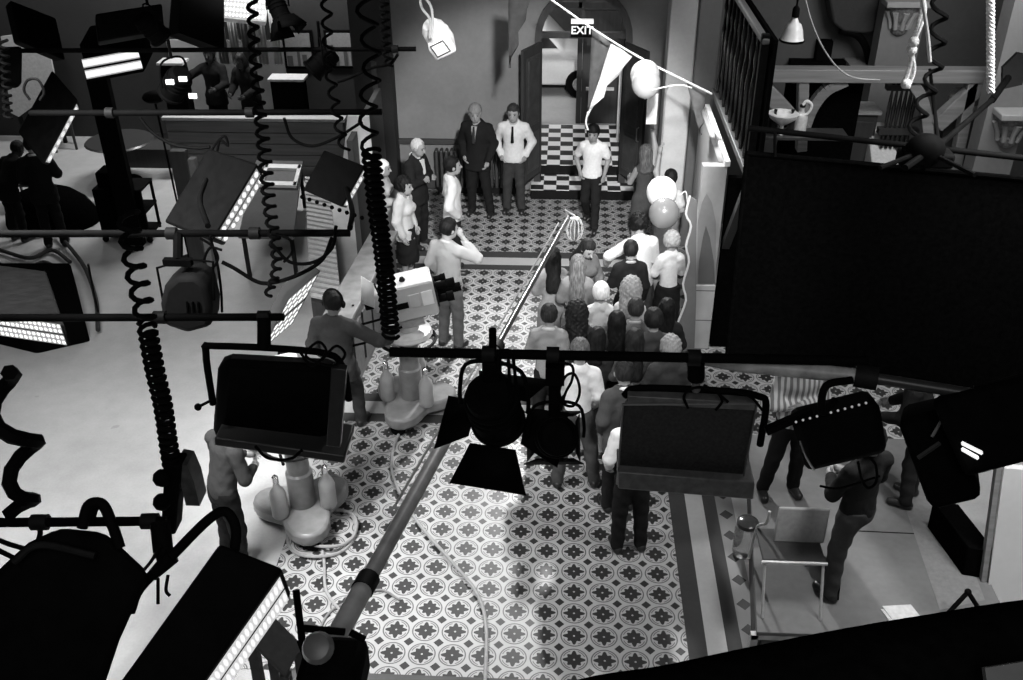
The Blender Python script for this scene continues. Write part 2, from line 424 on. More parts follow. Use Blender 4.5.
    hd = ell(P, H_((0, -.005, .015)), (.078*hs, .098*hs, .108*hs), R_)
    hd = smin(hd, ell(P, H_((0, .03, -.055)), (.058*hs, .066*hs, .065*hs), R_), .03)
    hd = smin(hd, seg(P, H_((0, .092, .012)), H_((0, .112, -.022)), .010, .015), .015)
    for sg in (-1, 1):
        hd = smin(hd, ell(P, H_((.08*sg, -.005, -.005)), (.014, .024, .034), R_), .01)
        hd = np.maximum(hd, -(seg(P, H_((.033*sg, .105, .012)), H_((.033*sg, .105, .012)), .016, .016)))
    d = smin(d, hd, .02)
    V, Fc = snets(d, xs, ys, zs)
    eb = MB(); hb = MB()
    for sg in (-1, 1):
        eb.ball(H_((.032*sg, .083, .012)), .0112*hs, 8); eb.tube([H_((.016*sg, .094, .034)), H_((.034*sg, .093, .038)), (H_((.05*sg, .084, .032)))], .0036, 5)
    eb.tube([H_((-.024, .088, -.056)), H_((0, .097, -.054)), H_((.024, .088, -.056))], .004, 5)
    for sg in (-1, 1):
        w_ = Vector(wr[sg]); dd = (Vector(wr[sg])-Vector(el[sg])).normalized()
        n_ = Vector((-sg, .25, -.1)); n_ = (n_-dd*n_.dot(dd)).normalized(); sd = n_.cross(dd).normalized()
        if sd.y < 0 and abs(sd.y) > .2: sd = -sd
        pe = w_+dd*.085
        hb.tube([w_-dd*.02, w_+dd*.02, w_+dd*.05, pe], [.027, .032, .037, .03], 8)
        for k, ln in enumerate((.066, .078, .072, .056)):
            b0 = pe+sd*(.027-.018*k)-dd*.012
            b1 = b0+dd*ln*.5+n_*.006; b2 = b1+dd*ln*.3+n_*.018; b3 = b2+dd*ln*.12+n_*.02
            hb.tube([b0, b1, b2, b3], [.0098, .0092, .0082, .006], 6)
        t0 = w_+dd*.025+sd*.02
        hb.tube([t0, t0+sd*.025+dd*.025, t0+sd*.033+dd*.055+n_*.012, t0+sd*.03+dd*.075+n_*.02], [.013, .012, .010, .007], 6)
    root = to_obj(name, V, Fc, [skin or SKIN, SKIND], None, [(eb, 1), (hb, 0)])
    tag(root, label, cat, group)
    # ---- clothes
    tk, tv = top[0], top[1]; tex = top[2] if len(top) > 2 else ('knit' if tk in ('jumper', 'cardigan') else 'plain')
    infl = {'jumper': .018, 'shirt': .013, 'jacket': .024, 'coat': .027, 'cardigan': .026, 'dress': .014, 'tee': .012, 'blouse': .014}[tk]
    hem = {'jumper': .86, 'shirt': .90, 'jacket': .74, 'coat': .52, 'cardigan': .80, 'dress': .56, 'tee': .88, 'blouse': .90}[tk]
    if seat is not None: hem = max(hem, .84)
    pr = [(a, b, ra+infl, rb+infl*1.1, *r) for a, b, ra, rb, *r in torso]
    for sg in (-1, 1):
        if sleeve == 'none': continue
        if sleeve == 'short':
            m_ = sh[sg]+(el[sg]-sh[sg])*.62; pr += [(sh[sg], m_, .056+infl, .056+infl)]
        else:
            w_ = el[sg]+(wr[sg]-el[sg])*(.93 if sleeve == 'long' else .35)
            pr += [(sh[sg], el[sg], .056+infl, .046+infl), (el[sg], w_, .047+infl, .032+infl*.9)]
    low = pel+np.array([0, 0, hem-.95])
    if hem < .9: pr += [(pel, low, .155*bw+infl, .165*bw+infl+(.05 if tk in ('dress', 'coat') else .022 if tk == 'cardigan' else .004), 1.3)]
    if hem < .85 and seat is None:
        for sg in (-1, 1):
            t_ = min(1, (hp[sg][2]-hem)/(hp[sg][2]-kn[sg][2])); pr.append((hp[sg], hp[sg]+(kn[sg]-hp[sg])*t_, .093+infl, .093+infl-.02*t_))
    xs, ys, zs, P = grid(pr, step=.017)
    d = field(P, pr, .03)
    d = np.maximum(d, (low[2])-P[2]+0*P[0])
    nz = up((0, 0, 1.475)); nn = Rl @ np.array([0, .35, 1.]); nn /= np.linalg.norm(nn)
    d = np.maximum(d, -seg(P, nz-nn*.02+Rl @ np.array([0, .012, 0]), nz+nn*.2, .058, .10))
    d = np.maximum(d, (P[0]-nz[0])*nn[0]+(P[1]-nz[1])*nn[1]+(P[2]-nz[2])*nn[2]-.035)
    d = d+.004*np.sin(P[2]*48+np.sin(P[0]*23)*2)*np.sin(P[0]*31+P[1]*27)
    V, Fc = snets(d, xs, ys, zs); to_obj({'tee': 'shirt'}.get(tk, tk), V, Fc, cloth(tv, tex), root)
    bk, bv = bottom[0], bottom[1]
    if bk != 'none':
        if bk == 'trousers':
            pr = [(pel+[0, 0, .02], pel-[0, 0, .06], .157*bw, .15*bw, 1.25)]
            for sg in (-1, 1): pr += [(hp[sg]*[.8, 1, 1], kn[sg], .103, .076), (kn[sg], an[sg]+[0, 0, -.02], .076, .064)]
        else:
            b_ = .42+dz*.6 if seat is None else .5
            pr = [(pel+[0, 0, .06], np.array([0, 0.02, b_]), .158, .2, 1.2)]+[(hp[sg], hp[sg]+(kn[sg]-hp[sg])*.7, .105, .10) for sg in (-1, 1)]
        xs, ys, zs, P = grid(pr, step=.017); d = field(P, pr, .025)
        d = np.maximum(d, P[2]-(pel[2]+.03)+0*P[0])
        if bk == 'trousers': d = np.maximum(d, .045-P[2]+0*P[0])
        else: d = np.maximum(d, b_-P[2]+0*P[0])
        d = d+.004*np.sin(P[2]*40+P[0]*30)
        V, Fc = snets(d, xs, ys, zs); to_obj(bk, V, Fc, cloth(bv), root)
    for sg in (-1, 1):
        pr = [(an[sg]+[0, -.035, -.045], an[sg]+[sg*.02, .14, -.055], .048, .042), (an[sg]+[0, 0, -.01], an[sg]+[0, 0, -.05], .045, .05)]
        xs, ys, zs, P = grid(pr, step=.014); d = np.maximum(field(P, pr, .02), an[sg][2]-.09-P[2]+0*P[0])
        V, Fc = snets(d, xs, ys, zs); to_obj('shoe', V, Fc, mat('shoe_%d' % round(shoes*100), shoes, .35), root)
    # ---- hair
    hk, hv = hair
    if hk != 'none':
        pr = [(hc, hc, .15, .15)]
        ln = {'short': 0, 'crop': 0, 'mop': .02, 'bob': .13, 'long': .27, 'bushy': .17, 'ponytail': .2, 'curly': .03}[hk]
        pts = [H_((0, -.05, 0)), H_((0, -.085, -.10-ln))]
        xs, ys, zs, P = grid(pr+[(pts[0], pts[1], .1, .1)], step=.0115)
        fat = {'crop': -.006, 'bushy': .03, 'curly': .014, 'mop': .006}.get(hk, 0)
        d = ell(P, H_((0, -.018, .026)), ((.091+fat)*hs, (.108+fat)*hs, (.113+fat)*hs), R_)
        if ln > .05:
            w1, w2 = {'bob': (.085, .075), 'long': (.085, .07), 'bushy': (.12, .11), 'ponytail': (.05, .03)}[hk]
            d = smin(d, seg(P, H_((-.03, -.04, -.01)), H_((-.035, -.075-.22*max(0, ln-.1), -.10-ln)), w1*.85, w2*.85), .03)
            d = smin(d, seg(P, H_((.03, -.04, -.01)), H_((.035, -.075-.22*max(0, ln-.1), -.10-ln)), w1*.85, w2*.85), .03)
        lo = [Rh[0][k]*0 for k in range(3)]
        q = [(P[0]-hc[0])*Rh[0][k]+(P[1]-hc[1])*Rh[1][k]+(P[2]-hc[2])*Rh[2][k] for k in range(3)]
        cut = np.maximum(.035*hs-q[1], q[2]-(.062 if hk != 'mop' else .045)*hs)
        d = np.maximum(d, -cut)
        if ln < .05: d = np.maximum(d, -.055*hs-.35*(q[1]+.06)-q[2]*1.0)
        amp = .009 if hk in ('bushy', 'curly') else .0035
        d = d+amp*np.sin(q[0]*95+np.sin(q[2]*40)*1.5)*np.sin(q[1]*80+q[2]*(60 if amp > .005 else 8))
        V, Fc = snets(d, xs, ys, zs)
        if len(Fc): to_obj('hair', V, Fc, hairmat(hv), root)
    if hat == 'scarf':
        pr = [(hc, hc, .16, .16)]; xs, ys, zs, P = grid(pr, step=.0115)
        d = ell(P, H_((0, -.02, .02)), (.105, .12, .125), R_); d = smin(d, seg(P, H_((0, -.06, -.08)), H_((0, -.09, -.13)), .07, .05), .03)
        q = [(P[0]-hc[0])*Rh[0][k]+(P[1]-hc[1])*Rh[1][k]+(P[2]-hc[2])*Rh[2][k] for k in range(3)]
        d = np.maximum(d, -np.maximum(.04-q[1], q[2]-.06)); V, Fc = snets(d, xs, ys, zs); to_obj('headscarf', V, Fc, cloth(.75), root)
    if headset:
        mb = MB(); mb.tube([H_((.1*math.cos(a), -.01, .02+.125*math.sin(a))) for a in np.linspace(0, PI, 13)], .008, 6)
        hs_ = mb.build('headset', DARK, root)
        for sg in (-1, 1): MB().ball(H_((.097*sg, 0, -.01)), (.022, .035, .04), 10).build('ear_cup', DARK, hs_)
    if tk in ('jacket',) and collar is not None:
        mb = MB(); mb.prism([(-.042, 1.44), (.042, 1.44), (.012, 1.2), (-.012, 1.2)], 0, 1, lambda x, z, t: up((x, (.07 if z > 1.4 else .118)+(.052 if z > 1.4 else .046)*t, z)))
        mb.build('shirt_front', cloth(collar), root)
    if tie is not None:
        mb = MB(); f0 = up((0, .125, 1.44)); f1 = up((0, .15, 1.34)); f2 = up((0, .165, 1.2))
        mb.tube([f0, f1, f2], [.014, .02, .026], 6); mb.build('tie', cloth(tie), root)
    if collar is not None:
        mb = MB(); mb.tube([up((.066*math.cos(a), -.012+.066*math.sin(a), 1.475-.03*math.sin(a))) for a in np.linspace(0, 2*PI, 17)[:-1]], .019, 6, closed=True)
        mb.build('collar', cloth(collar), root)
    z0 = 0
    root.location = loc; root.rotation_euler = (0, 0, math.radians(face)); root.scale = (s, s, s)
    return root
def foot(x, y, z=0.): return G(x, y, z)
def head(x, y, h): 
    p = G(x, y, h-.10*h/1.75); return Vector((p.x, p.y, 0))
# ================================================================== SETTING
TILE = tile_mat(); CONC = concrete_mat()
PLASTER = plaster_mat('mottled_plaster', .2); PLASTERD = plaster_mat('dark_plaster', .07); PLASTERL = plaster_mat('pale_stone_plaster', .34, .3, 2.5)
WOODD = wood_mat('dark_varnished_wood', .035, 2); WOODM = wood_mat('brown_wood', .10, 0); WOODY = wood_mat('brown_wood_long', .10, 1); WOODL = wood_mat('weathered_timber', .22, 0)
BOARD = plaster_mat('painted_board', .2, .25, 2)
def slab(name, x0, x1, y0, y1, z0, z1, m, parent=None, bevel=0):
    return MB().box(((x0+x1)/2, (y0+y1)/2, (z0+z1)/2), (x1-x0, y1-y0, z1-z0)).build(name, m, parent, bevel)
struct(slab('floor', -15, 9, -2, 24, -.2, 0, CONC))
for i, r in enumerate(((-2.62, 1.16, 5.53, 9.06), (-2.75, 1.16, 9.62, 12.86), (-2.8, 2.0, 13.46, 15.86), (1.80, 5.2, 8.75, 12.4))):
    struct(slab('tiled_floor', *r, 0, .005, TILE))
DK = plaster_mat('dark_floor_band', .042, .3, 3); LT = plaster_mat('light_floor_band', .36, .25, 3); MD = plaster_mat('mid_floor_band', .16, .3, 3)
def floorband(x0, x1, y0, y1, m): return struct(slab('floor_strip', x0, x1, y0, y1, 0, .0055, m))
for y0 in (9.06, 12.86):
    for a, b_, m in ((0, .16, DK), (.16, .40, LT), (.40, .6 if y0 > 10 else .56, DK)): floorband(-2.8, 1.16, y0+a, y0+b_, m)
struct(slab('floor_strip', -2.2, 1.9, 5.05, 5.53, 0, .0055, plaster_mat('dark_board_strip', .09, .3, 3)))
def diamond_mat():
    m, nt, b = raw_mat('diamond_border', .5)
    (x, y, z), vec = coords(nt)
    u = mathn(nt, 'ABSOLUTE', mathn(nt, 'SUBTRACT', x, 1.715)); v = mathn(nt, 'ABSOLUTE', mathn(nt, 'SUBTRACT', mathn(nt, 'FRACT', mathn(nt, 'DIVIDE', y, .3)), .5))
    k = mathn(nt, 'LESS_THAN', mathn(nt, 'ADD', u, mathn(nt, 'MULTIPLY', v, .3)), .07)
    nt.links.new(mixcol(nt, k, .17, .006), b.inputs['Base Color']); return m
for x0, x1, m in ((1.16, 1.325, DK), (1.325, 1.50, LT), (1.50, 1.63, DK), (1.63, 1.80, diamond_mat())): floorband(x0, x1, 5.53, 12.86, m)

# back wall with the arched doorway
XC, RA, SP = .285, .66, 2.6
WB0, WB1 = 15.86, 16.1
mb = MB(); fw = lambda x, z, t: Vector((x, t, z))
mb.prism([(-3.4, 0), (XC-RA, 0), (XC-RA, SP), (XC-RA, 4.8), (-3.4, 4.8)], WB0, WB1, fw)
mb.prism([(XC+RA, 0), (9, 0), (9, 4.8), (XC+RA, 4.8), (XC+RA, SP)], WB0, WB1, fw)
arc = [(XC-RA*math.cos(PI*k/16), SP+RA*math.sin(PI*k/16)) for k in range(17)]
for k in range(16):
    a, b_ = arc[k], arc[k+1]; mb.prism([a, b_, (b_[0], 4.8), (a[0], 4.8)], WB0, WB1, fw)
struct(mb.build('wall_back', PLASTER, smooth=0))
mb = MB()
pts = [(XC-RA, 0)]+arc+[(XC+RA, 0)]; out = [(XC-RA-.11, 0)]+[(XC-(RA+.11)*math.cos(PI*k/16), SP+(RA+.11)*math.sin(PI*k/16)) for k in range(17)]+[(XC+RA+.11, 0)]
for k in range(len(pts)-1): mb.prism([pts[k], pts[k+1], out[k+1], out[k]], WB0-.07, WB1+.04, fw)
struct(mb.build('door_frame', WOODD, smooth=0))
mb = MB(); mb.box((XC, 16.0, SP), (2*RA, .1, .09)); mb.box((XC-.01, 16.0, SP+RA/2), (.05, .06, RA))
struct(mb.build('door_transom', WOODD, smooth=0))
mb = MB()   # dado rail on the back wall
mb.box((-2.0, WB0-.03, .86), (2.6, .06, .09)); struct(mb.build('trim_1', mat('grey_moulding', .045), bevel=.01))
mb = MB(); mb.box((-2.0, WB0-.02, .09), (2.6, .04, .18)); struct(mb.build('baseboard_back', mat('grey_moulding', .05), bevel=.01))
# door leaves, folded back
for i, (hx, hy, ex, ey) in enumerate(((-.385, 15.78, -.66, 15.24), (.96, 15.78, 1.27, 15.24))):
    lo = .38; p, q = Vector((hx, hy, 0)), Vector((ex, ey, 0)); d = (q-p); L_ = d.length; d.normalize(); n = Vector((d.y, -d.x, 0))
    mb = MB(); mb.prism([(0, lo), (L_, lo), (L_, 2.55), (0, 2.55)], -.025, .025, lambda x, z, t: p+d*x+Vector((0, 0, z))+n*t)
    lf = struct(mb.build('door_%d' % (i+1), WOODD))
    for (a, b_) in ((.5, 1.15), (1.28, 2.4)):
        m2 = MB()
        for s_ in (-1, 1):
            m2.prism([(.09, a), (L_-.09, a), (L_-.09, b_), (.09, b_)], .026*s_, .034*s_, lambda x, z, t: p+d*x+Vector((0, 0, z))+n*t)
            m2.prism([(.14, a+.05), (L_-.14, a+.05), (L_-.14, b_-.05), (.14, b_-.05)], .034*s_, .045*s_, lambda x, z, t: p+d*x+Vector((0, 0, z))+n*t)
        m2.build('door_panel', mat('door_panel_wood', .05, .35, .3, 8), lf, bevel=.006)
    m2 = MB(); hp_ = p+d*(L_-.07)+n*.04+Vector((0, 0, 1.22)); m2.tube([hp_-Vector((0, 0, .12)), hp_+n*.04-Vector((0, 0, .1)), hp_+n*.04+Vector((0, 0, .1)), hp_+Vector((0, 0, .12))], .011)
    m2.build('door_handle', STEEL, lf)
# chequered steps and lobby
CH1 = checker_mat(.215, .2, -.53, 15.46); CH2 = checker_mat(.225, .228, -.5, 16.13)
def step(x0, x1, y0, y1, z, m):
    o = struct(slab('step', x0, x1, y0, y1, 0, z-.012, mat('black_riser', .004, .5, spec=.2)))
    struct(slab('step_tread', x0-.005, x1+.005, y0-.01, y1, z-.012, z, m, o))
step(-.53, 1.19, 15.46, 15.8, .18, CH1)
step(-.36, .93, 15.8, 16.13, .18, CH1)
step(-.5, 1.06, 16.13, 18.2, .36, CH2)
struct(slab('lobby_floor', -3, 4, 18.2, 23, 0, .36, plaster_mat('lobby_floor_grey', .3)))
struct(slab('wall_lobby', -4, 5, 22.6, 22.8, 0, 5, plaster_mat('lobby_brick_grey', .1, .4, 6)))
for x0 in (-.75, 1.1): struct(slab('wall_lobby_side', x0, x0+.15, 16.1, 18.2, 0, 4, PLASTERD))
# inner lobby door
iw = struct(MB().box((.27, 18.3, 2.1), (.09, .1, 3.5)).build('door_3', WOODD))
mb = MB(); mb.box((-.52, 18.3, 2.1), (.1, .1, 3.5)); mb.box((1.06, 18.3, 2.1), (.1, .1, 3.5)); mb.box((.27, 18.3, 2.55), (1.6, .1, .1)); mb.build('door_frame', WOODD, iw)
mb = MB(); mb.box((.66, 18.3, 1.4), (.68, .06, 2.1)); mb.build('door_leaf', WOODD, iw)
mb = MB(); mb.bar((.4, 18.2, 1.05), (.92, 18.2, 1.05), .05); mb.build('push_bar', mat('pale_bar', .5), iw)
mb = MB(); mb.bar((.98, 17.3, .36), (.98, 17.3, 2.0), .05); struct(mb.build('trim_2', WHITE))
# parked car seen through the lobby door
cr = thing('parked_car', (-.75, 20.6, .36), 'pale parked car beyond the lobby doors', 'car')
mb = MB()
prof = [(-2.0, .25), (-2.0, .75), (-1.7, .9), (-1.1, .95), (-.6, 1.38), (.35, 1.4), (.75, .98), (1.35, .9), (1.62, .72), (1.68, .5), (1.6, .25)]
for k in range(6):
    pass
secs = [(-.8, .80), (-.72, .95), (-.45, 1.), (.45, 1.), (.72, .95), (.8, .80)]
vs = []; n_ = len(prof)
for y_, s_ in secs:
    for x_, z_ in prof: vs.append((x_*(.93+.07*s_), y_, .25+(z_-.25)*s_))
fs = [(i*n_+j, i*n_+(j+1) % n_, (i+1)*n_+(j+1) % n_, (i+1)*n_+j) for i in range(5) for j in range(n_)]+[tuple(range(n_)), tuple(5*n_+j for j in range(n_))]
mb.add([Vector(v)+Vector((-.75, 20.6, .36)) for v in vs], fs)
b_ = mb.build('car_body', mat('pale_car_paint', .6, .25, .04), cr, bevel=.05, smooth=60)
for sx in (-1.25, 1.05):
    for sy in (-.74, .74):
        M = Matrix.Translation((-.75+sx, 20.6+sy, .36+.29)) @ Matrix.Rotation(PI/2, 4, 'X')
        w_ = MB().lathe([(.12, -.09), (.27, -.09), (.29, -.05), (.29, .05), (.27, .09), (.12, .09)], M).build('wheel', RUBBER, cr); MB().lathe([(.0, -.1), (.14, -.1), (.14, .1), (0, .1)], M).build('hubcap', CHROME, w_)
mb = MB(); mb.prism([(-.95, 1.0), (-.58, 1.32), (.3, 1.33), (.6, 1.0)], -.81, -.78, lambda x, z, t: Vector((-.75+x, 20.6+t, .36+z))); mb.build('car_window', mat('dark_car_glass', .02, .1), cr)
for sy in (-.5, .5): MB().ball((-.75+1.62, 20.6+sy, .36+.62), (.05, .1, .1)).build('headlamp', CHROME, cr)
# EXIT sign
ex = thing('exit_sign', (.25, 15.9, 2.72), 'black illuminated EXIT sign over the arched doorway', 'sign')
E0 = AY(571, 24, 15.82); E1 = AY(593, 37, 15.82)
cx, cz, w_, h_ = (E0.x+E1.x)/2, (E0.z+E1.z)/2, E1.x-E0.x, E0.z-E1.z
MB().box((cx, 15.86, cz), (w_, .08, h_)).build('sign_box', BLACK, ex, .005)
MB().box((cx, 15.85, cz+h_/2+.035), (w_, .1, .06)).build('light_box', mat('lit_sign_top', .8, emit=.7), ex, .005)
fc = bpy.data.curves.new('lettering', 'FONT'); fc.body = 'EXIT'; fc.align_x = 'CENTER'; fc.align_y = 'CENTER'; fc.size = h_*.86; fc.extrude = .003; fc.offset = .004
fo = bpy.data.objects.new('lettering', fc); C.objects.link(fo); fc.materials.append(mat('sign_lettering', .7, emit=.45))
me_ = bpy.data.meshes.new_from_object(fo.evaluated_get(bpy.context.evaluated_depsgraph_get())); bpy.data.objects.remove(fo); fo = bpy.data.objects.new('lettering', me_); C.objects.link(fo)
fo.parent = ex; fo.matrix_parent_inverse = parent_matrix(ex).inverted(); fo.location = (cx, 15.815, cz); fo.rotation_euler = (PI/2, 0, 0)
# radiators under the dado
for i, (x0, x1) in enumerate(((-2.12, -1.35), (-1.28, -.72))):
    r_ = thing('radiator', ((x0+x1)/2, 15.7, 0), ('dark column radiator behind the man in the dark suit', 'dark column radiator beside the doorway behind the man in the pale jacket')[i], 'radiator')
    x = x0
    while x < x1:
        mb = MB(); mb.box((x, 15.72, .44), (.055, .16, .66)); mb.build('radiator_column', mat('radiator_paint', .05, .4), r_, .02); x += .085
    mb = MB(); mb.box(((x0+x1)/2, 15.72, .06), (x1-x0, .12, .12)); mb.build('base', DARK, r_)
# dark drape / flat edge at the end of the plaster wall
struct(slab('wall_left', -3.36, -2.76, 15.5, 15.86, 0, 4.8, mat('black_flat_edge', .012)))
struct(slab('trim_3', -3.06, -2.98, 15.46, 15.5, .0, 2.3, mat('grey_moulding', .1)))

# ------------------------------------------------------------------ room set in the far corner
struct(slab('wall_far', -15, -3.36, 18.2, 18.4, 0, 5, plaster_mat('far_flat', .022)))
struct(slab('wall_side', -3.42, -3.36, 15.86, 18.2, 0, 5, PLASTERD))
def skyline(x0, x1, z0, z1, label):
    t = thing('framed_picture', ((x0+x1)/2, 18.18, z0), label, 'picture')
    slab('frame', x0-.05, x1+.05, 18.15, 18.19, z0-.05, z1+.05, BLACK, t); slab('picture_sky', x0, x1, 18.13, 18.15, z0, z1, mat('pale_photo_sky', .17), t)
    mb = MB(); x = x0; rnd = random.Random(int(x1*100))
    while x < x1-.05:
        w_ = rnd.uniform(.05, .13); hh = (z1-z0)*rnd.uniform(.15, .6)
        mb.box((min(x+w_/2, x1-w_/2), 18.125, z0+hh/2), (w_*.8, .01, hh)); x += w_*rnd.uniform(1, 1.9)
    mb.build('picture_skyline', mat('grey_photo_towers', .05), t)
a_, b_ = AY(328, 33, 18.15), AY(398, 66, 18.15); a_.x = AY(328, 50, 18.15).x; b_.x = AY(398, 50, 18.15).x; skyline(a_.x, b_.x, b_.z, a_.z, 'wide framed city skyline photograph on the dark set wall')
a_, b_ = AY(286, 33, 18.15), AY(311, 66, 18.15); a_.x = AY(286, 50, 18.15).x; b_.x = AY(311, 50, 18.15).x; skyline(a_.x, b_.x, b_.z, a_.z, 'narrow framed city skyline photograph next to the pale hanging panels')
for i, (x0, x1, v) in enumerate(((202, 213, .5), (216, 226, .3), (229, 238, .6), (241, 254, .16), (256, 266, .5), (271, 280, .65))):
    a_, b_ = AY(x0, 36, 17.6), AY(x1, 36, 17.6); b_.z = AY(x0, 64, 17.6).z+.15
    mb = MB(); k = 9; vs = []
    for j in range(k): vs.append((a_.x+(b_.x-a_.x)*j/(k-1), 17.6+.03*math.sin(j*2.2)))
    for j in range(k-1): mb.quad((vs[j][0], vs[j][1], b_.z-.15), (vs[j+1][0], vs[j+1][1], b_.z-.15), (vs[j+1][0], vs[j+1][1], 3.6), (vs[j][0], vs[j][1], 3.6))
    tag(mb.build('curtain_panel', cloth(v), solid=.01), ('pale hanging curtain panel, first from the black box lamp', 'grey hanging curtain panel second from the black box lamp', 'brightest narrow curtain panel in the middle of the row', 'dark grey hanging curtain panel beside the thick hanging cable', 'pale hanging curtain panel behind the thick hanging cable', 'white hanging curtain panel nearest the skyline photographs')[i], 'curtain', 'pale curtain panels on the set wall')
# plank fronted control bench
tb = thing('control_bench', (-5.2, 16.8, 0), 'long grey plank fronted bench below the dark figures', 'bench')
mb = MB()
for k in range(5): mb.box((-5.35, 16.3, .11+.2*k), (3.1, .04, .19))
mb.build('plank_front', WOODM, tb, .006)
slab('bench_top', -6.95, -3.75, 16.25, 16.6, 1.02, 1.08, mat('pale_bench_edge', .3), tb, .01)
slab('back_panel', -6.9, -3.8, 16.5, 16.58, 0, 1.02, WOODD, tb)
# counter with panelled front
ct = thing('bar_counter', (-2.4, 11, 0), 'wooden counter with pale top along the edge of the tiled floor', 'counter')
a_ = G(352, 320, 1.); b_ = G(398, 232, 1.)
d = (b_-a_); d.z = 0; L_ = d.length; d.normalize(); n = Vector((-d.y, d.x, 0)); Zv = Vector((0, 0, 1))
mb = MB(); mb.hexa(Vector((a_.x, a_.y, .97))-n*0, d*L_, n*.36, Zv*.05); mb.build('counter_top', mat('worn_counter_top', .22, .35, .3, 6), ct, .01)
mb = MB(); mb.hexa(Vector((a_.x, a_.y, 0))+n*.05+d*.03, d*(L_-.06), n*.28, Zv*.97); mb.build('counter_front', WOODY, ct)
mb = MB()
for k in range(5):
    o = Vector((a_.x, a_.y, .15))+n*.03+d*(.1+k*(L_-.2)/5); mb.hexa(o, d*((L_-.2)/5-.08), n*.03, Zv*.65)
mb.build('front_panel', WOODM, ct, .008)
for k in range(4): MB().ball(Vector((a_.x, a_.y, 1.03))+n*.06+d*(L_*(.12+.25*k)), .018, 8).build('stud', CHROME, ct)
# louvred unit, low grey table and white tray inside that set
def gquad(px, z): return [G(x, y, z) for x, y in px]
lv = thing('louvred_cabinet', G(330, 250, .8), 'waist high cabinet with a pale louvred top beside the counter', 'cabinet')
p0, p1, p2 = G(305, 178, .8), G(329, 182, .8), G(311, 300, .8)
u_, v_ = p1-p0, p2-p0
mb = MB(); mb.hexa(Vector((p0.x, p0.y, 0)), u_, v_, Zv*.78); mb.build('body', WOODD, lv)
for k in range(26):
    mb = MB(); mb.hexa(p0+v_*(k/26), u_, v_*.022, Zv*.03); mb.build('slat', mat('pale_slat', .42), lv)
tbx = thing('set_table', G(270, 210, .72), 'plain grey topped table between the hanging lamps', 'table')
p0, p1, p2 = G(256, 160, .75), G(303, 161, .75), G(238, 236, .75); u_, v_ = p1-p0, p2-p0
mb = MB(); mb.hexa(p0, u_, v_, Zv*-.04); mb.build('table_top', plaster_mat('grey_table_top', .085), tbx, .008)
for a in (.06, .94):
    for c in (.06, .94):
        q = p0+u_*a+v_*c; MB().bar((q.x, q.y, 0), (q.x, q.y, .71), .05).build('leg', DARK, tbx)
tr = thing('white_tray', G(290, 175, 1), 'shallow white framed tray at the far end of the grey table', 'tray')
p0, p1, p2 = G(266, 167, .755), G(302, 168, .755), G(259, 188, .755); u_, v_ = p1-p0, p2-p0
mb = MB(); mb.hexa(p0, u_, v_*.2, Zv*.06); mb.hexa(p0+v_*.82, u_, v_*.18, Zv*.06); mb.hexa(p0, u_*.1, v_, Zv*.06); mb.hexa(p0+u_*.9, u_*.1, v_, Zv*.06); mb.build('rim', WHITE, tr, .006)
mb = MB(); mb.hexa(p0, u_, v_, Zv*.015); mb.build('tray_base', mat('grey_tray', .1), tr)
# flats and posts
def flatpost(name, label, cat, px0, px1, Y, w, m, dep=.1, z0=0):
    a_, b_ = AY(*px0, Y), AY(*px1, Y)
    return tag(MB().bar(a_, b_, w, dep, up=(0, 1, 0)).build(name, m, bevel=.006), label, cat)
def stand(x, y0, Y, ytop): 
    a_ = AY(x, ytop, Y); return a_
for nm, lb, x, yt, Y, w, m in (('set_post', 'dark square post near the grey round backed lamp', 178, 150, 12.6, .22, WOODD), ('set_post', 'slim pale post beside the dark square post', 192, 158, 12.4, .09, mat('pale_post', .2)), ('set_post', 'tall dark post carrying cables by the dark seated man', 96, 70, 13.5, .3, BLACK)):
    a_ = AY(x, yt, Y); z_ = a_.z
    tag(MB().box((a_.x, Y, z_/2), (w, .12, z_)).build(nm, m, bevel=.006), lb, 'post')
# hanging grey leaning panel of the set
struct(slab('wall_set', -3.0, -2.92, 13.0, 15.4, 0, 1.9, plaster_mat('set_flat_grey', .09)))
tag(MB().prism([(-.28, 0), (.28, 0), (.28, 1.0), (-.1, 1.0)], -.02, .02, lambda x, z, t: AY(358, 166, 13.4)+Vector((x*.8, t, z*.75))).build('white_board', WHITE), 'white cut board standing behind the person in the headscarf', 'board')

# ------------------------------------------------------------------ centre: pilaster, torn flat, plinth
def stone_mat():
    m, nt, b = raw_mat('pale_block_stone', .8)
    (x, y, z), vec = coords(nt)
    n1 = noise(nt, vec, 3, 6)
    j = mathn(nt, 'LESS_THAN', mathn(nt, 'FRACT', mathn(nt, 'DIVIDE', z, .42)), .03)
    s = mathn(nt, 'ADD', .34, mathn(nt, 'MULTIPLY', n1, .35))
    nt.links.new(mixcol(nt, j, s, .1), b.inputs['Base Color']); return m
STONE = stone_mat()
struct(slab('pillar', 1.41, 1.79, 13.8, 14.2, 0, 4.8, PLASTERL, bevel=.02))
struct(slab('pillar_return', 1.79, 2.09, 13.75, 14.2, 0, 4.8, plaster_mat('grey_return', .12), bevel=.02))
pa = AY(664, 84, 12.88)
mb = MB(); q = AY(684, 84, 12.88)
mb.prism([(-.17, 0), (.17, 0), (.17, 2.3), (.13, 2.4), (-.13, 2.4), (-.17, 2.3)], 13.76, 13.8, lambda x, z, t: Vector((1.60+x, t, .1+z)))
struct(mb.build('pillar_panel', plaster_mat('pale_panel_plaster', .5, .3, 4), bevel=.01))
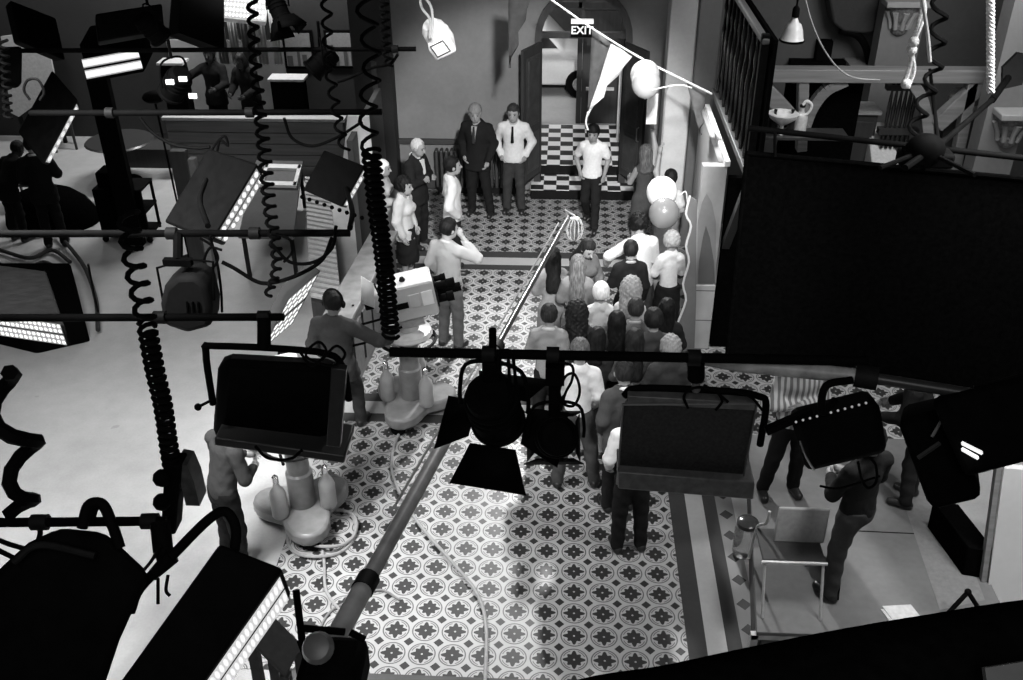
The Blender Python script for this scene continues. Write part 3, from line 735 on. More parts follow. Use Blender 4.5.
# flat running in depth with a pointed arch motif
fn_, ff_ = G(728, 162, 2.5), G(705, 108, 2.5)
X0, X1 = 1.80, 1.89
FL = struct(slab('wall_flat', X0, X1, 10.95, 12.85, 0, 2.46, plaster_mat('flat_paint', .3, .3, 2)))
slab('flat_cap', X1-.04, X1+.02, 10.8, 12.85, 2.46, 2.52, WHITE, FL)
zn = AY(706, 285, 10.8).z
struct(slab('pier', AY(700, 200, 10.8).x, 1.885, 10.82, 10.95, 0, 2.45, plaster_mat('pier_plaster', .4, .3, 2)))
struct(slab('pier_base', AY(699, 200, 10.8).x, 1.90, 10.79, 10.95, 0, zn, STONE, bevel=.008))
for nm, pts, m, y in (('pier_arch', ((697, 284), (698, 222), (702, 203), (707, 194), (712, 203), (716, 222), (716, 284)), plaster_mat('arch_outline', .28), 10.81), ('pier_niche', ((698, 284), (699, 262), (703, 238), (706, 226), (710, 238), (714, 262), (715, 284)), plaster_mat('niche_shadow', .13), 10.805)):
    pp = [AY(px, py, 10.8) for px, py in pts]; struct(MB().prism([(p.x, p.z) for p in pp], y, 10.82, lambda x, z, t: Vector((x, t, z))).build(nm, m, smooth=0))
pp = [AY(px, py, 10.76) for px, py in ((690, 196), (686, 214), (691, 226), (686, 246), (689, 262), (683, 284), (686, 300), (678, 322), (670, 345), (664, 358), (694, 352), (696, 300), (696, 240), (697, 200))]
mb = MB(); mb.prism([(p.x, p.z) for p in pp], 10.73, 10.76, lambda x, z, t: Vector((x, t, z))); struct(mb.build('pier_torn_edge', plaster_mat('torn_canvas', .19), smooth=0))
mb = MB(); mb.tube(smoothpath([AY(px, py, 10.72) for px, py in ((690, 196), (686, 214), (691, 226), (686, 246), (689, 262), (683, 284), (686, 300), (678, 322), (670, 345))], 3), .014, 6); struct(mb.build('pier_torn_fringe', PAPER))
# carved balustrade high on the flat
bal = thing('balustrade', (1.95, 11.2, 2.6), 'dark turned spindle balustrade raised above the pale flat', 'balustrade')
ys = [10.3+.29*k for k in range(9)]
mb = MB(); mb.bar((1.98, 10.0, 4.08), (1.98, 12.9, 4.08), .08, .07); mb.build('hand_rail', mat('worn_rail', .05), bal, .02)
mb = MB(); mb.bar((1.98, 10.0, 2.68), (1.98, 12.9, 2.68), .1, .08); mb.build('bottom_rail', WOODD, bal, .01)
mb = MB(); mb.box((1.98, 10.05, 3.4), (.08, .08, 1.5)); mb.build('newel_post', BLACK, bal, .01)
SP_ = mat('glossy_dark_wood', .012, .12, .3, 8, spec=.8)
for y in ys: MB().lathe([(.02, 2.7), (.032, 2.85), (.016, 2.95), (.028, 3.2), (.034, 3.45), (.02, 3.6), (.015, 3.7), (.028, 3.8), (.016, 3.9), (.02, 4.06)], Matrix.Translation((1.98, y+.1, 0)), 10).build('spindle', SP_, bal)
mb = MB(); mb.bar((1.98, 9.9, 2.66), (1.98, 10.9, 1.4), .09); mb.build('brace', WOODD, bal)

# ------------------------------------------------------------------ timber pub set on the right
YT = 12.6
tf = thing('timber_frame', (3.9, YT, 0), 'half timbered screen of beams and braces beyond the huge black flag', 'timber frame')
def beam(name, a, b, w=.2, dep=.16, Y=YT, m=None): return MB().bar(AY(*a, Y), AY(*b, Y), w, dep, up=(0, 1, 0)).build(name, m or WOODL, tf, .012)
beam('top_beam', (755, 74), (990, 75), .17, .2)
for a, b in (((803, 80), (801, 150)), ((972, 80), (948, 200))): beam('stud', a, b, .13)
beam('brace', (760, 84), (803, 130)); beam('brace', (985, 80), (935, 125))
mb = MB(); cp = smoothpath([AY(803, 132, YT), AY(812, 108, YT), AY(826, 90, YT), AY(846, 80, YT)], 5)
for k in range(len(cp)-1): mb.bar(cp[k], cp[k+1], .13, .12, up=(0, 1, 0))
mb.build('curved_brace', WOODL, tf)
mb = MB(); cp = smoothpath([AY(912, 82, YT), AY(920, 95, YT), AY(925, 112, YT), AY(928, 140, YT)], 5)
for k in range(len(cp)-1): mb.bar(cp[k], cp[k+1], .13, .12, up=(0, 1, 0))
mb.build('curved_brace', WOODL, tf)
a_, b_ = AY(786, 79, YT+.3), AY(848, 165, YT+.3); struct(slab('wall_recess', a_.x, b_.x, YT+.25, YT+.3, b_.z, a_.z, BLACKM))
# mantel shelf, dark arched hood, piers
a_, b_ = AY(789, 58, 14.6), AY(851, 68, 14.6)
ms = thing('mantel_shelf', ((a_.x+b_.x)/2, 14.6, b_.z), 'black mantel shelf on the plaster wall above the top beam', 'shelf')
slab('shelf_board', a_.x, b_.x, 14.4, 14.6, b_.z, a_.z, BLACK, ms); slab('bracket', a_.x+.35, b_.x-.35, 14.45, 14.6, a_.z, a_.z+.28, BLACK, ms)
slab('shelf_edge', a_.x+.12, a_.x+.5, 14.38, 14.4, b_.z+.05, b_.z+.09, GREYM, ms)
struct(slab('wall_right', 2.1, 9, 14.6, 14.7, 0, 5, plaster_mat('pub_plaster', .10)))
hd = thing('arched_hood', AY(860, 20, 14.3), 'dark arched fireplace hood high on the plaster wall', 'hood')
mb = MB(); pp = [AY(x, y, 14.3) for x, y in ((826, -12), (832, 22), (842, 30), (862, 32), (882, 30), (886, -12))]
mb.prism([(p.x, p.z) for p in pp], 14.2, 14.6, lambda x, z, t: Vector((x, t, z))); mb.build('hood_body', mat('sooty_grey', .035), hd, .03)
mb = MB(); mb.tube(smoothpath([AY(840, 30, 14.25), AY(858, 36, 14.25), AY(866, 48, 14.25), AY(870, 66, 14.25)]), .05); mb.build('hood_bracket', BLACK, hd)
mb = MB(); mb.bar(AY(884, 0, 14.2), AY(874, 66, 14.2), .1); mb.build('hood_strut', BLACK, hd)
def pier(x0, x1, Y, label, cx, cy, w):
    a_, b_ = AY(x0, 100, Y), AY(x1, 100, Y)
    struct(slab('pier', a_.x, b_.x, Y, Y+.3, 0, 5, plaster_mat('pier_stone', .2)))
    c = AY(cx, cy, Y); t = thing('corbel', c, label, 'corbel')
    slab('corbel_cap', c.x-w, c.x+w, Y-.3, Y, c.z+.18, c.z+.26, PLASTERL, t, .015)
    mb = MB(); M = Matrix.Translation((c.x, Y, c.z)); mb.lathe([(.04, -.24), (.10, -.2), (.13, -.1), (.10, -.08), (.19, .05), (.24, .18)], M, 16); mb.build('corbel_bowl', mat('carved_stone', .2, .8, .4, 30, bump=.6), t)
    for k in range(5):
        a = PI*(1.05+.9*k/4); mb = MB(); mb.tube([(c.x+.2*math.cos(a), Y+.2*math.sin(a), c.z+.1), (c.x+.15*math.cos(a), Y+.15*math.sin(a), c.z-.02), (c.x+.12*math.cos(a), Y+.12*math.sin(a), c.z-.14)], [.045, .03, .03], 8); mb.build('carved_leaf', PLASTERL, t)
pier(868, 908, 13.8, 'carved stone corbel on the pier beside the arched hood', 901, 17, .3)
pier(990, 1030, 11.8, 'carved stone corbel low on the pier at the edge of the pub set', 1010, 128, .26)
# white cupboard
a_, b_ = AY(846, 108, 13.3), AY(864, 160, 13.3)
cb = thing('cupboard', ((a_.x+b_.x)/2, 13.4, 0), 'small pale topped dark cupboard below the beam', 'cupboard')
slab('top', a_.x-.03, b_.x+.03, 13.0, 13.45, a_.z, a_.z+.05, mat('pale_cupboard_top', .4), cb, .01); slab('body', a_.x, b_.x, 13.05, 13.42, 0, a_.z, mat('brown_dark_wood', .04), cb, .01); slab('door', a_.x+.04, b_.x-.04, 13.03, 13.05, .15, a_.z-.1, WOODD, cb, .006)
p0, p1, p2, p3 = AY(867, 122, 13.2), AY(884, 122, 13.2), AY(902, 164, 12.75), AY(872, 164, 12.75)
sb = thing('pale_counter', (p0+p2)/2, 'pale sloping topped counter beneath the balusters', 'counter')
mb = MB(); mb.add([p0, p1, p2, p3]+[Vector((p.x, p.y, .0)) for p in (p0, p1, p2, p3)], [(0, 1, 2, 3), (4, 7, 6, 5), (0, 4, 5, 1), (1, 5, 6, 2), (2, 6, 7, 3), (3, 7, 4, 0)]); mb.build('counter_body', mat('pale_counter_paint', .6), sb, .01)
a_, b_ = AY(847, 70, 14.3), AY(869, 118, 14.3); struct(slab('chimney_breast', a_.x, b_.x, 14.2, 14.6, 0, a_.z+.1, plaster_mat('pale_breast', .24)))
rl = thing('baluster_rail', AY(900, 110, 12.9), 'short row of dark turned balusters behind the knotted rope', 'balustrade')
for k in range(6):
    c = AY(889+4.8*k, 108, 12.9); MB().lathe([(.02, -.55), (.035, -.4), (.015, -.3), (.03, 0), (.015, .25), (.028, .4), (.02, .55)], Matrix.Translation(c), 8).build('baluster', SP_, rl)
a_, b_ = AY(886, 88, 12.9), AY(918, 128, 12.9); slab('rail_top', a_.x, b_.x, 12.84, 12.96, a_.z-.02, a_.z+.05, WOODD, rl); slab('rail_bottom', a_.x, b_.x, 12.84, 12.96, b_.z-.08, b_.z, WOODD, rl)
# bar shelf with bottles
a_, b_ = AY(752, 131, 12.2), AY(846, 131, 12.2)
bs = tag(slab('bar_shelf', 2.15, b_.x, 12.0, 12.35, a_.z-.05, a_.z, WOODD, None, .01), 'dark bar shelf holding bottles below the timber beam', 'shelf')
zs_ = a_.z
def bottle(x, hgt, r, label, m):
    p = AY(x, 131, 12.15); t = thing('bottle', (p.x, 12.15, zs_), label, 'bottle', 'bottles on the bar shelf'); M = Matrix.Translation((p.x, 12.15, zs_))
    MB().lathe([(r, 0), (r, hgt*.6), (r*.8, hgt*.68), (r*.35, hgt*.78), (r*.35, hgt*.95)], M, 12).build('bottle_body', m, t); MB().lathe([(r*.42, hgt*.93), (r*.42, hgt)], M, 10).build('cap', DARK, t)
bw = mat('pale_glazed_bottle', .5, .2); bd = mat('dark_bottle_glass', .02, .1)
bottle(757, .32, .075, 'squat white bottle next to the slatted balustrade', bw); bottle(765, .34, .05, 'tall dark bottle second from the slatted balustrade', bd)
bottle(773, .3, .05, 'short dark bottle in the middle of the bar shelf', bd); bottle(790, .3, .05, 'dark bottle between the brass bowl and the white bottle', bd); bottle(799, .36, .085, 'fat white bottle beside the timber stud', bw)
p = AY(783, 118, 12.1); bwl = thing('brass_bowl_lamp', p, 'shiny bowl shaped oil lamp with curled handle above the bar shelf', 'lamp')
M = Matrix.Translation(p); MB().lathe([(.02, -.1), (.16, .0), (.19, .06), (.15, .06), (.03, .0)], M).build('bowl', mat('bright_bowl', .8, .3), bwl)
MB().tube(smoothpath([p+Vector((.15, 0, .04)), p+Vector((.28, 0, .05)), p+Vector((.33, 0, .16)), p+Vector((.26, 0, .22)), p+Vector((.22, 0, .17))]), .018).build('curled_handle', mat('bright_bowl', .8, .3), bwl); MB().lathe([(.07, -.24), (.03, -.2), (.02, -.09)], M).build('stem', mat('bright_bowl', .8, .3), bwl)
for i, (x, y, r) in enumerate(((956, 96, .10), (971, 104, .11))):
    p = AY(x, y, 12.9); t = thing('globe_vase', p, ('pale round vase behind the timber brace', 'larger pale round vase under the end of the beam')[i], 'vase')
    MB().lathe([(.05, -r), (r*.7, -r*.7), (r, 0), (r*.7, r*.7), (r*.3, r*.95), (r*.35, r*1.15)], Matrix.Translation(p)).build('vase_body', mat('pale_ceramic', .38, .35), t); slab('plinth', p.x-.08, p.x+.08, 12.82, 12.98, 0, p.z-r, WOODD, t)
# pendant lamp
p = AY(793, 33, 11.6); pl = thing('pendant_lamp', p, 'bell shaped enamel pendant lamp hanging in the pub set', 'lamp')
MB().lathe([(.03, .17), (.05, .12), (.08, .10), (.105, .04), (.125, -.06), (.14, -.08), (.13, -.09), (.115, -.06), (.1, .03)], Matrix.Translation(p), 24).build('lamp_shade', mat('white_enamel', .75, .25, .04), pl)
MB().ball(p+Vector((0, 0, -.03)), .05).build('bulb', mat('lit_pendant_bulb', .9, emit=1.5), pl); MB().lathe([(.04, .18), (.04, .27), (.02, .3)], Matrix.Translation(p)).build('lamp_holder', BLACK, pl); MB().tube([p+Vector((0, 0, .28)), p+Vector((.02, 0, 1.9))], .012).build('cord', BLACK, pl)
MB().lathe([(.138, -.095), (.147, -.08), (.138, -.07)], Matrix.Translation(p), 24).build('shade_rim', BLACK, pl)

pf_ = tag(slab('camera_platform', -8, -3.8, 16.62, 17.5, 0, .35, WOODD), 'low dark platform behind the plank fronted bench', 'platform')
for x0, x1, y0, y1, Y, lb in ((270, 306, 76, 112, 16.9, 'dark equipment desk with pale top edge beside the silhouetted figures'), (160, 186, 60, 74, 17.3, 'flat topped dark desk behind the shining spotlight')):
    p, q = AY(x0, y0, Y), AY(x1, y0, Y); t = thing('equipment_desk', ((p.x+q.x)/2, Y, .35), lb, 'desk')
    slab('desk_top', p.x, q.x, Y-.2, Y+.15, p.z-.04, p.z, mat('pale_bench_edge', .3), t); slab('desk_body', p.x+.04, q.x-.04, Y-.17, Y+.12, .35, p.z-.04, BLACKM, t)

ps = thing('lit_patch_panel', AY(30, 110, 17.8), 'pale flat standing in for the lit patch behind the wire hoop', 'screen')  # pale flat put in for a brightly lit patch between the lamps
pp = [AY(x, y, 17.8) for x, y in ((2, 36), (46, 30), (58, 88), (20, 116), (12, 112))]
MB().prism([(p.x, p.z) for p in pp], 17.75, 17.8, lambda x, z, t: Vector((x, t, z))).build('panel_face', mat('lit_patch_paint', .4), ps)
for x in (10, 50): p = AY(x, 80, 17.85); MB().bar((p.x, 17.85, 0), (p.x, 17.85, p.z), .06).build('support', DARK, ps)

struct(slab('wall_dark_backing', 2.06, 2.1, 10.0, 12.9, 2.6, 4.1, BLACKM))  # black panel added behind the spindles to darken the gap
tl = thing('equipment_trolley', G(134, 232), 'black draped equipment trolley under the round table in the dark corner', 'trolley'); p = G(134, 236)
for z in (.12, .5, .86): MB().box((p.x, p.y, z), (.75, .5, .04)).build('shelf', BLACK, tl, .01)
for sx in (-.35, .35):
    for sy in (-.22, .22): MB().bar((p.x+sx, p.y+sy, .06), (p.x+sx, p.y+sy, .88), .035).build('upright', BLACK, tl)
    MB().ball((p.x+sx, p.y-.22, .05), .05, 10).build('castor', RUBBER, tl)
MB().box((p.x-.1, p.y, 1.0), (.42, .36, .24)).build('black_case', BLACKM, tl, .03); MB().box((p.x, p.y-.26, .5), (.72, .02, .7)).build('drape', BLACKM, tl)
hp_ = G(84, 222); tag(MB().ball((hp_.x-.5, hp_.y, .0), (.75, .55, .62), 20).build('covered_heap', BLACKM), 'rounded heap under black cloth between the trolley and the standing man', 'heap')

struct(slab('wall_black_mask', 1.93, 2.9, 10.85, 10.95, 0, 2.3, BLACKM))  # black panel put in to hide the tiles and keep this gap dark

a_, b_ = AY(166, 40, 18.15), AY(290, 104, 18.15); struct(slab('wall_lit_patch', a_.x, b_.x, 18.14, 18.2, .4, a_.z, plaster_mat('painted_lit_wall', .22)))  # pale slab puts the light on the far wall into its colour
# ================================================================== LIGHTING GRID AND LAMPS
ZB = 4.2
def bar_thing(px0, px1, label, r=.022, z=ZB, m=None, z1=None, clamps=()):
    a_, b_ = G(*px0, z), G(*px1, z1 or z)
    t = thing('lighting_bar', (a_+b_)/2, label, 'lighting bar')
    MB().tube([a_, b_], r, 12).build('pipe', m or BLACK, t)
    for x in clamps:
        f = (x-px0[0])/(px1[0]-px0[0]); p = a_+(b_-a_)*f
        MB().tube([p-(b_-a_).normalized()*.03, p+(b_-a_).normalized()*.03], r*1.7, 10).build('clamp', DARK, t)
    return t
bar_thing((-40, 51), (416, 49), 'highest horizontal black lighting bar crossing the dark set wall', .022, clamps=(330, 395))
bar_thing((30, 113), (382, 112), 'black lighting bar running just above the plank fronted bench', .024, clamps=(110, 250))
bar_thing((-40, 234), (350, 233), 'black lighting bar ending beside the spring cable at the counter', .022, clamps=(172, 255))
bar_thing((-40, 318), (284, 317), 'black lighting bar holding the big rounded box lamp', .020, clamps=(160, 264))
bar_thing((-40, 523), (166, 521), 'lowest black lighting bar with looped cables over the pale concrete', .018, clamps=(40, 150))
bar_thing((390, 352), (866, 361), 'long black lighting bar crossing in front of the crowd', .024, clamps=(490, 555, 696))
bar_thing((748, 128), (1060, 162), 'black lighting bar above the huge black flag', .022, clamps=(925,))
a_, b_, c_ = G(690, 359, 4.1), G(866, 377, 4.15), G(972, 394, 4.15)
t = thing('lamp_pole', a_, 'grey telescopic pole sloping down to the black flag', 'pole')
MB().tube([a_, a_+(b_-a_)*.3, b_], [.018, .04, .036], 14).build('outer_tube', mat('worn_grey_tube', .4, .4, .4, 12), t); MB().tube([b_, c_], .027, 12).build('inner_tube', mat('dark_tube', .035, .35), t)
MB().tube([b_-(c_-b_).normalized()*.05, b_+(c_-b_).normalized()*.05], .055, 12).build('clamp', DARK, t); MB().tube([c_, c_+(c_-b_).normalized()*.03], .04, 12).build('end_cap', BLACK, t)

def softbox(name, label, O, U, V, W, face=None, rows=(10, 4), tube=False, e=2.2, housing=None, bev=.03, yoke=None, rim=None, cat='studio lamp', group=None, base=.25, slots=0):
    """O, U, V, W are corner points; the box spans O->U, O->V, O->W. face names the open lit side."""
    u, v, w = U-O, V-O, W-O; c = O+(u+v+w)/2
    t = thing(name, c, label, cat, group)
    MB().hexa(O, u, v, w).build('housing', housing or BLACK, t, bev)
    if face:
        ax = {'u': (u, v, w), 'v': (v, u, w), 'w': (w, u, v)}[face[-1]]; s_ = -1 if face[0] == '-' else 1
        o = O+(ax[0] if s_ > 0 else Vector((0, 0, 0)))+ax[0].normalized()*.006*s_; p, q = ax[1], ax[2]
        k = .05
        if len(rows) == 3:   # several lit strips
            n = rows[2]
            for i in range(n):
                f0, f1 = i/n+.03, (i+1)/n-.03; mb = MB(); a = o+q*f0+p*k
                mb.quad(a, a+p*(1-2*k), a+p*(1-2*k)+q*(f1-f0), a+q*(f1-f0)); mb.build('bulb_panel', bulb_mat('bulbs', rows[0], rows[1], e, base, tube), t, uv=True, smooth=0)
        else:
            a = o+q*k+p*k; mb = MB(); mb.quad(a, a+p*(1-2*k), a+p*(1-2*k)+q*(1-2*k), a+q*(1-2*k)); mb.build('bulb_panel', bulb_mat('bulbs', rows[0], rows[1], e, base, tube), t, uv=True, smooth=0)
    if rim is not None:
        rm, th = rim; n = u.cross(v).normalized(); 
        if n.dot(Vector((0, 0, H))-O) < 0: n = -n
        o = O if (O-Vector((0, 0, H))).length < (O+w-Vector((0, 0, H))).length else O+w
        cs = [o, o+u, o+u+v, o+v]; mb = MB(); mb.tube([x+n*.01 for x in cs], th, 8, closed=True); mb.build('rim', rm, t)
    for i in range(slots):
        n = u.cross(v).normalized(); n = n if n.dot(Vector((0, 0, H))-O) > 0 else -n
        o = O if (O-Vector((0, 0, H))).length < (O+w-Vector((0, 0, H))).length else O+w
        a = o+u*(.42+.11*i)+v*.62+n*.004; mb = MB(); mb.hexa(a, u*.05, v*.25, n*.004); mb.build('slot', BLACKM, t)
    if yoke:
        MB().tube(smoothpath(yoke, 5), .018, 10).build('yoke', BLACK, t)
    return t
def loops(name, label, pts, r=.009, cat='cable', group=None, m=None, k=6, closed=False):
    return tag(MB().tube(smoothpath(pts, k, closed), r, 7, closed=closed).build(name, m or RUBBER), label, cat, group)

# the big rounded box lamp seen from behind
P = lambda x, y, z: G(x, y, z)
def drop(x, y, Y): return AY(x, y, Y)
t = softbox('softlight', 'large black rounded box lamp turned away, hanging over the camera pedestal', AY(218, 359, 4.05), AY(346, 366, 4.05), AY(212, 440, 4.2), AY(222, 352, 4.45), bev=.06,
    yoke=[AY(213, 404, 4.12), AY(206, 352, 4.12), AY(216, 346, 4.12), AY(318, 352, 4.12), AY(342, 366, 4.12), AY(349, 400, 4.12)])
o = AY(214, 438, 4.05); mb = MB(); mb.hexa(o, AY(345, 456, 4.05)-o, AY(214, 446, 4.05)-o, Vector((0, .28, 0))); mb.build('bottom_lip', mat('dark_lip', .03, .4), t, .01)
mb = MB(); mb.tube([AY(212, 400, 4.1), AY(200, 406, 4.08)], .008); mb.ball(AY(198, 407, 4.08), .02, 10); mb.build('locking_knob', BLACK, t)
mb = MB(); mb.tube([AY(264, 318, 4.2), AY(264, 349, 4.12)], .035, 10); mb.build('hanger', BLACK, t)
mb = MB(); mb.tube(smoothpath([AY(255, 446, 4.04), AY(268, 458, 4.02), AY(290, 459, 4.02), AY(302, 450, 4.04)]), .008); mb.build('handle', BLACK, t)
MB().hexa(AY(331, 368, 4.03), AY(346, 370, 4.03)-AY(331, 368, 4.03), AY(326, 446, 4.03)-AY(331, 368, 4.03), Vector((0, .05, 0))).build('side_panel', mat('dark_lip', .03), t, .005)
loops('loose_cable', 'tangle of black cable on top of the large rounded box lamp', [AY(x, y, 4.0) for x, y in ((300, 352), (312, 366), (326, 352), (318, 342), (306, 356), (332, 366), (345, 355), (336, 346), (322, 360))], .007)
# rectangular lamp before the crowd
t = softbox('softlight', 'wide rectangular black lamp with pale metal rim and grey lower lip', AY(623, 403, 4.0), AY(757, 402, 4.0), AY(617, 482, 4.06), AY(628, 396, 4.3), bev=.012, rim=(mat('rim_metal', .12, .35), .008), housing=mat('black_crackle', .02, .6, .5, 60),
    yoke=[AY(760, 445, 4.05), AY(766, 405, 4.05), AY(758, 396, 4.05), AY(725, 391, 4.05), AY(640, 388, 4.05), AY(624, 396, 4.05)])
o = AY(618, 472, 3.99); mb = MB(); mb.hexa(o, AY(755, 483, 3.99)-o, AY(618, 489, 3.99)-o, Vector((0, .2, 0))); mb.build('bottom_lip', mat('grey_lip', .11, .4, .3, 20), t, .008)
o = AY(628, 396, 3.99); mb = MB(); mb.hexa(o, AY(756, 403, 3.99)-o, AY(628, 404, 3.99)-o, Vector((0, .1, 0))); mb.build('top_edge', mat('grey_lip', .11), t, .006)
MB().tube([AY(696, 360, 4.0), AY(696, 378, 4.02)], .042, 12).build('clamp', BLACK, t); MB().tube([AY(696, 376, 4.02), AY(696, 390, 4.04)], .022, 10).build('spigot', GREYM, t)
for i, pts in enumerate((((688, 408), (684, 396), (694, 388), (712, 389), (722, 400), (716, 410)), ((704, 385), (716, 392), (728, 402)), ((738, 392), (752, 398), (762, 410)))):
    loops('loose_cable', ('looped black cable lying over the top of the rectangular lamp', 'short black cable end beside the clamp of the rectangular lamp', 'black cable drooping over the corner of the rectangular lamp')[i], [AY(x, y, 3.96) for x, y in pts], .007)
# two big lamps, near
t = thing('softlight', AD(70, 610, 3.3), 'huge black box lamp under the lowest bar, nearest to the viewer', 'studio lamp')
poly = [(-40, 604), (28, 542), (60, 527), (106, 532), (151, 574), (138, 600), (120, 640), (100, 700), (-40, 700)]
vs = [AD(x, y, 3.3) for x, y in poly]+[AD(x*.9+8, y*.9+62, 3.75) for x, y in poly]; n_ = len(poly)
MB().add(vs, [tuple(range(n_)), tuple(range(n_, 2*n_))]+[(k, (k+1) % n_, n_+(k+1) % n_, n_+k) for k in range(n_)]).build('housing', BLACK, t, .03)
MB().tube(smoothpath([AD(120, 548, 3.27), AD(112, 524, 3.27), AD(102, 504, 3.27), AD(88, 506, 3.27), AD(82, 528, 3.27)]), .018, 10).build('yoke', BLACK, t)
MB().tube(smoothpath([AD(95, 556, 3.25), AD(40, 545, 3.25), AD(14, 562, 3.25)]), .012).build('tie_rod', DARK, t)
t = softbox('softlight', 'long black softlight tilted over the concrete with two lit bulb strips', AD(219, 543, 3.35), AD(283, 568, 3.35), AD(112, 692, 3.25), AD(233, 570, 3.62), face='u', rows=(22, 1, 2), e=.4, base=.6, bev=.012,
    yoke=[AD(233, 560, 3.4), AD(236, 530, 3.4), AD(226, 512, 3.4), AD(208, 520, 3.4), AD(172, 556, 3.4), AD(140, 588, 3.4), AD(130, 612, 3.4)])
MB().tube([AD(160, 522, 3.45), AD(163, 550, 3.45), AD(168, 560, 3.45)], .035, 10).build('hanger', BLACK, t)
MB().tube([AD(172, 556, 3.4), AD(152, 576, 3.4)], [.03, .02], 10).build('pivot', BLACK, t)
for i, pts in enumerate((((142, 572), (152, 560), (160, 545)), ((158, 578), (158, 604)), ((168, 575), (166, 590), (170, 596)))):
    loops('loose_cable', ('thin cable running from the lowest bar to the lamp pivot', 'thin straight cable hanging below the lamp pivot', 'short hooked cable hanging below the lamp pivot')[i], [AD(x, y, 3.38) for x, y in pts], .006)
# lamps over the room set
softbox('softlight', 'black softlight with a slanting double row of bright bulbs above the grey table', P(208, 148, 3.95), P(258, 164, 3.95), P(164, 222, 3.45), P(220, 162, 3.55), face='u', rows=(10, 1, 2), e=.8, base=.25, bev=.02,
    yoke=[P(206, 180, 4.0), P(200, 200, 4.1), P(208, 226, 4.15)])
softbox('softlight', 'slanting lamp with broad grid of small bulbs facing the floor manager', P(288, 299, 3.7), P(321, 270, 3.95), P(262, 350, 3.3), P(282, 286, 3.2), face='-w', rows=(6, 3, 2), e=.6, base=.15, bev=.012, housing=mat('grey_lamp_side', .02))
t = softbox('softlight', 'black perforated box lamp hanging over the louvred cabinet', P(324, 150, 3.95), P(365, 166, 3.95), P(303, 190, 3.6), P(330, 156, 3.65), face='u', rows=(6, 1), e=.6, bev=.012, yoke=[P(345, 184, 3.7), P(352, 210, 3.95), P(350, 228, 4.15)])
o = P(318, 172, 3.73)
for k in range(9):
    a = P(302+7.5*k, 197+2.6*k, 3.5); MB().ball(a, .018, 8).build('vent_hole', BLACKM, t)
t = thing('scoop_lamp', P(188, 285, 3.8), 'round backed grey lamp with three slots hanging in a square yoke', 'studio lamp')
pg = [AY(x, y, 4.85) for x, y in ((166, 322), (162, 302), (166, 284), (178, 273), (198, 272), (209, 282), (214, 304), (213, 324), (190, 330))]
MB().prism([(p.x, p.z) for p in pg], 4.8, 5.0, lambda x, z, q: Vector((x, q, z))).build('housing', mat('mid_grey_enamel', .011, .7, spec=.1), t, .035)
for k in range(3): MB().bar(AY(187+5.5*k, 302, 4.79), AY(188+5.5*k, 313, 4.79), .012, .01).build('slot', BLACKM, t)
mb = MB(); mb.tube([AY(163, 300, 4.85), AY(157, 268, 4.85), AY(188, 259, 4.85), AY(213, 262, 4.85), AY(214, 300, 4.85)], .008); mb.build('yoke', BLACK, t)
MB().box(AY(178, 262, 4.85), (.16, .04, .04)).build('bracket', BLACK, t); MB().tube([AY(178, 236, 5.1), AY(178, 262, 4.85)], .028).build('hanger', BLACK, t)
softbox('softlight', 'dark lamp with bright perforated bulb face at the frame edge', P(-20, 312, 3.5), P(64, 324, 3.5), P(-12, 334, 3.35), P(-24, 262, 3.2), face='-w', rows=(16, 2, 2), e=.7, base=.2, bev=.012, housing=BLACK)
t = thing('softlight', P(112, 62, 3.8), 'black hooded lamp glowing in two long strips over the side floor', 'studio lamp')
o, u_, v_ = P(82, 58, 3.75), P(138, 48, 3.75), P(88, 80, 3.55)
MB().hexa(o+(o-v_)*.6, u_-o, (v_-o)*1.75, Vector((0, .35, .12))).build('housing', BLACK, t, .02)
for k in range(2):
    a = o+(v_-o)*(.04+.5*k)+Vector((0, -.02, 0)); mb = MB(); mb.quad(a, a+(u_-o), a+(u_-o)+(v_-o)*.4, a+(v_-o)*.4); mb.build('lit_strip', bulb_mat('glow_strip', 1, 1, .6, .4, True), t, uv=True, smooth=0)
t = softbox('softlight', 'long black lamp with a bright slanting wedge of light above the seated man', P(52, 70, 3.9), P(78, 100, 3.75), P(18, 132, 3.45), P(56, 78, 3.6), face='u', rows=(7, 1), e=.5, base=.35, bev=.02)
softbox('box_lamp', 'black box lamp with a pointed lower corner before the pale curtain panels', P(172, -14, 4.1), P(212, 0, 4.0), P(168, 36, 3.8), P(182, -20, 4.3), bev=.01)
softbox('box_lamp', 'dark shapeless lamp hood overhanging the highest bar', P(5, 5, 4.1), P(48, 22, 4.0), P(14, 44, 3.7), P(10, 0, 4.3), bev=.02)
softbox('box_lamp', 'black lamp hood hanging above the glowing two strip lamp', P(95, 20, 4.3), P(158, 10, 4.3), P(98, 46, 4.05), P(95, 14, 4.5), bev=.02)
softbox('box_lamp', 'wide dark lamp body high in the corner beside the highest bar', P(-30, 52, 4.15), P(20, 50, 4.15), P(-30, 90, 3.8), P(-30, 48, 4.3), bev=.03)
t = softbox('softlight', 'white panel lamp dotted with bulbs at the very top', P(222, -12, 4.1), P(268, -8, 4.1), P(218, 21, 3.85), P(222, -16, 4.2), face='w', rows=(12, 6), e=.7, base=.5, bev=.01, housing=WHITE)

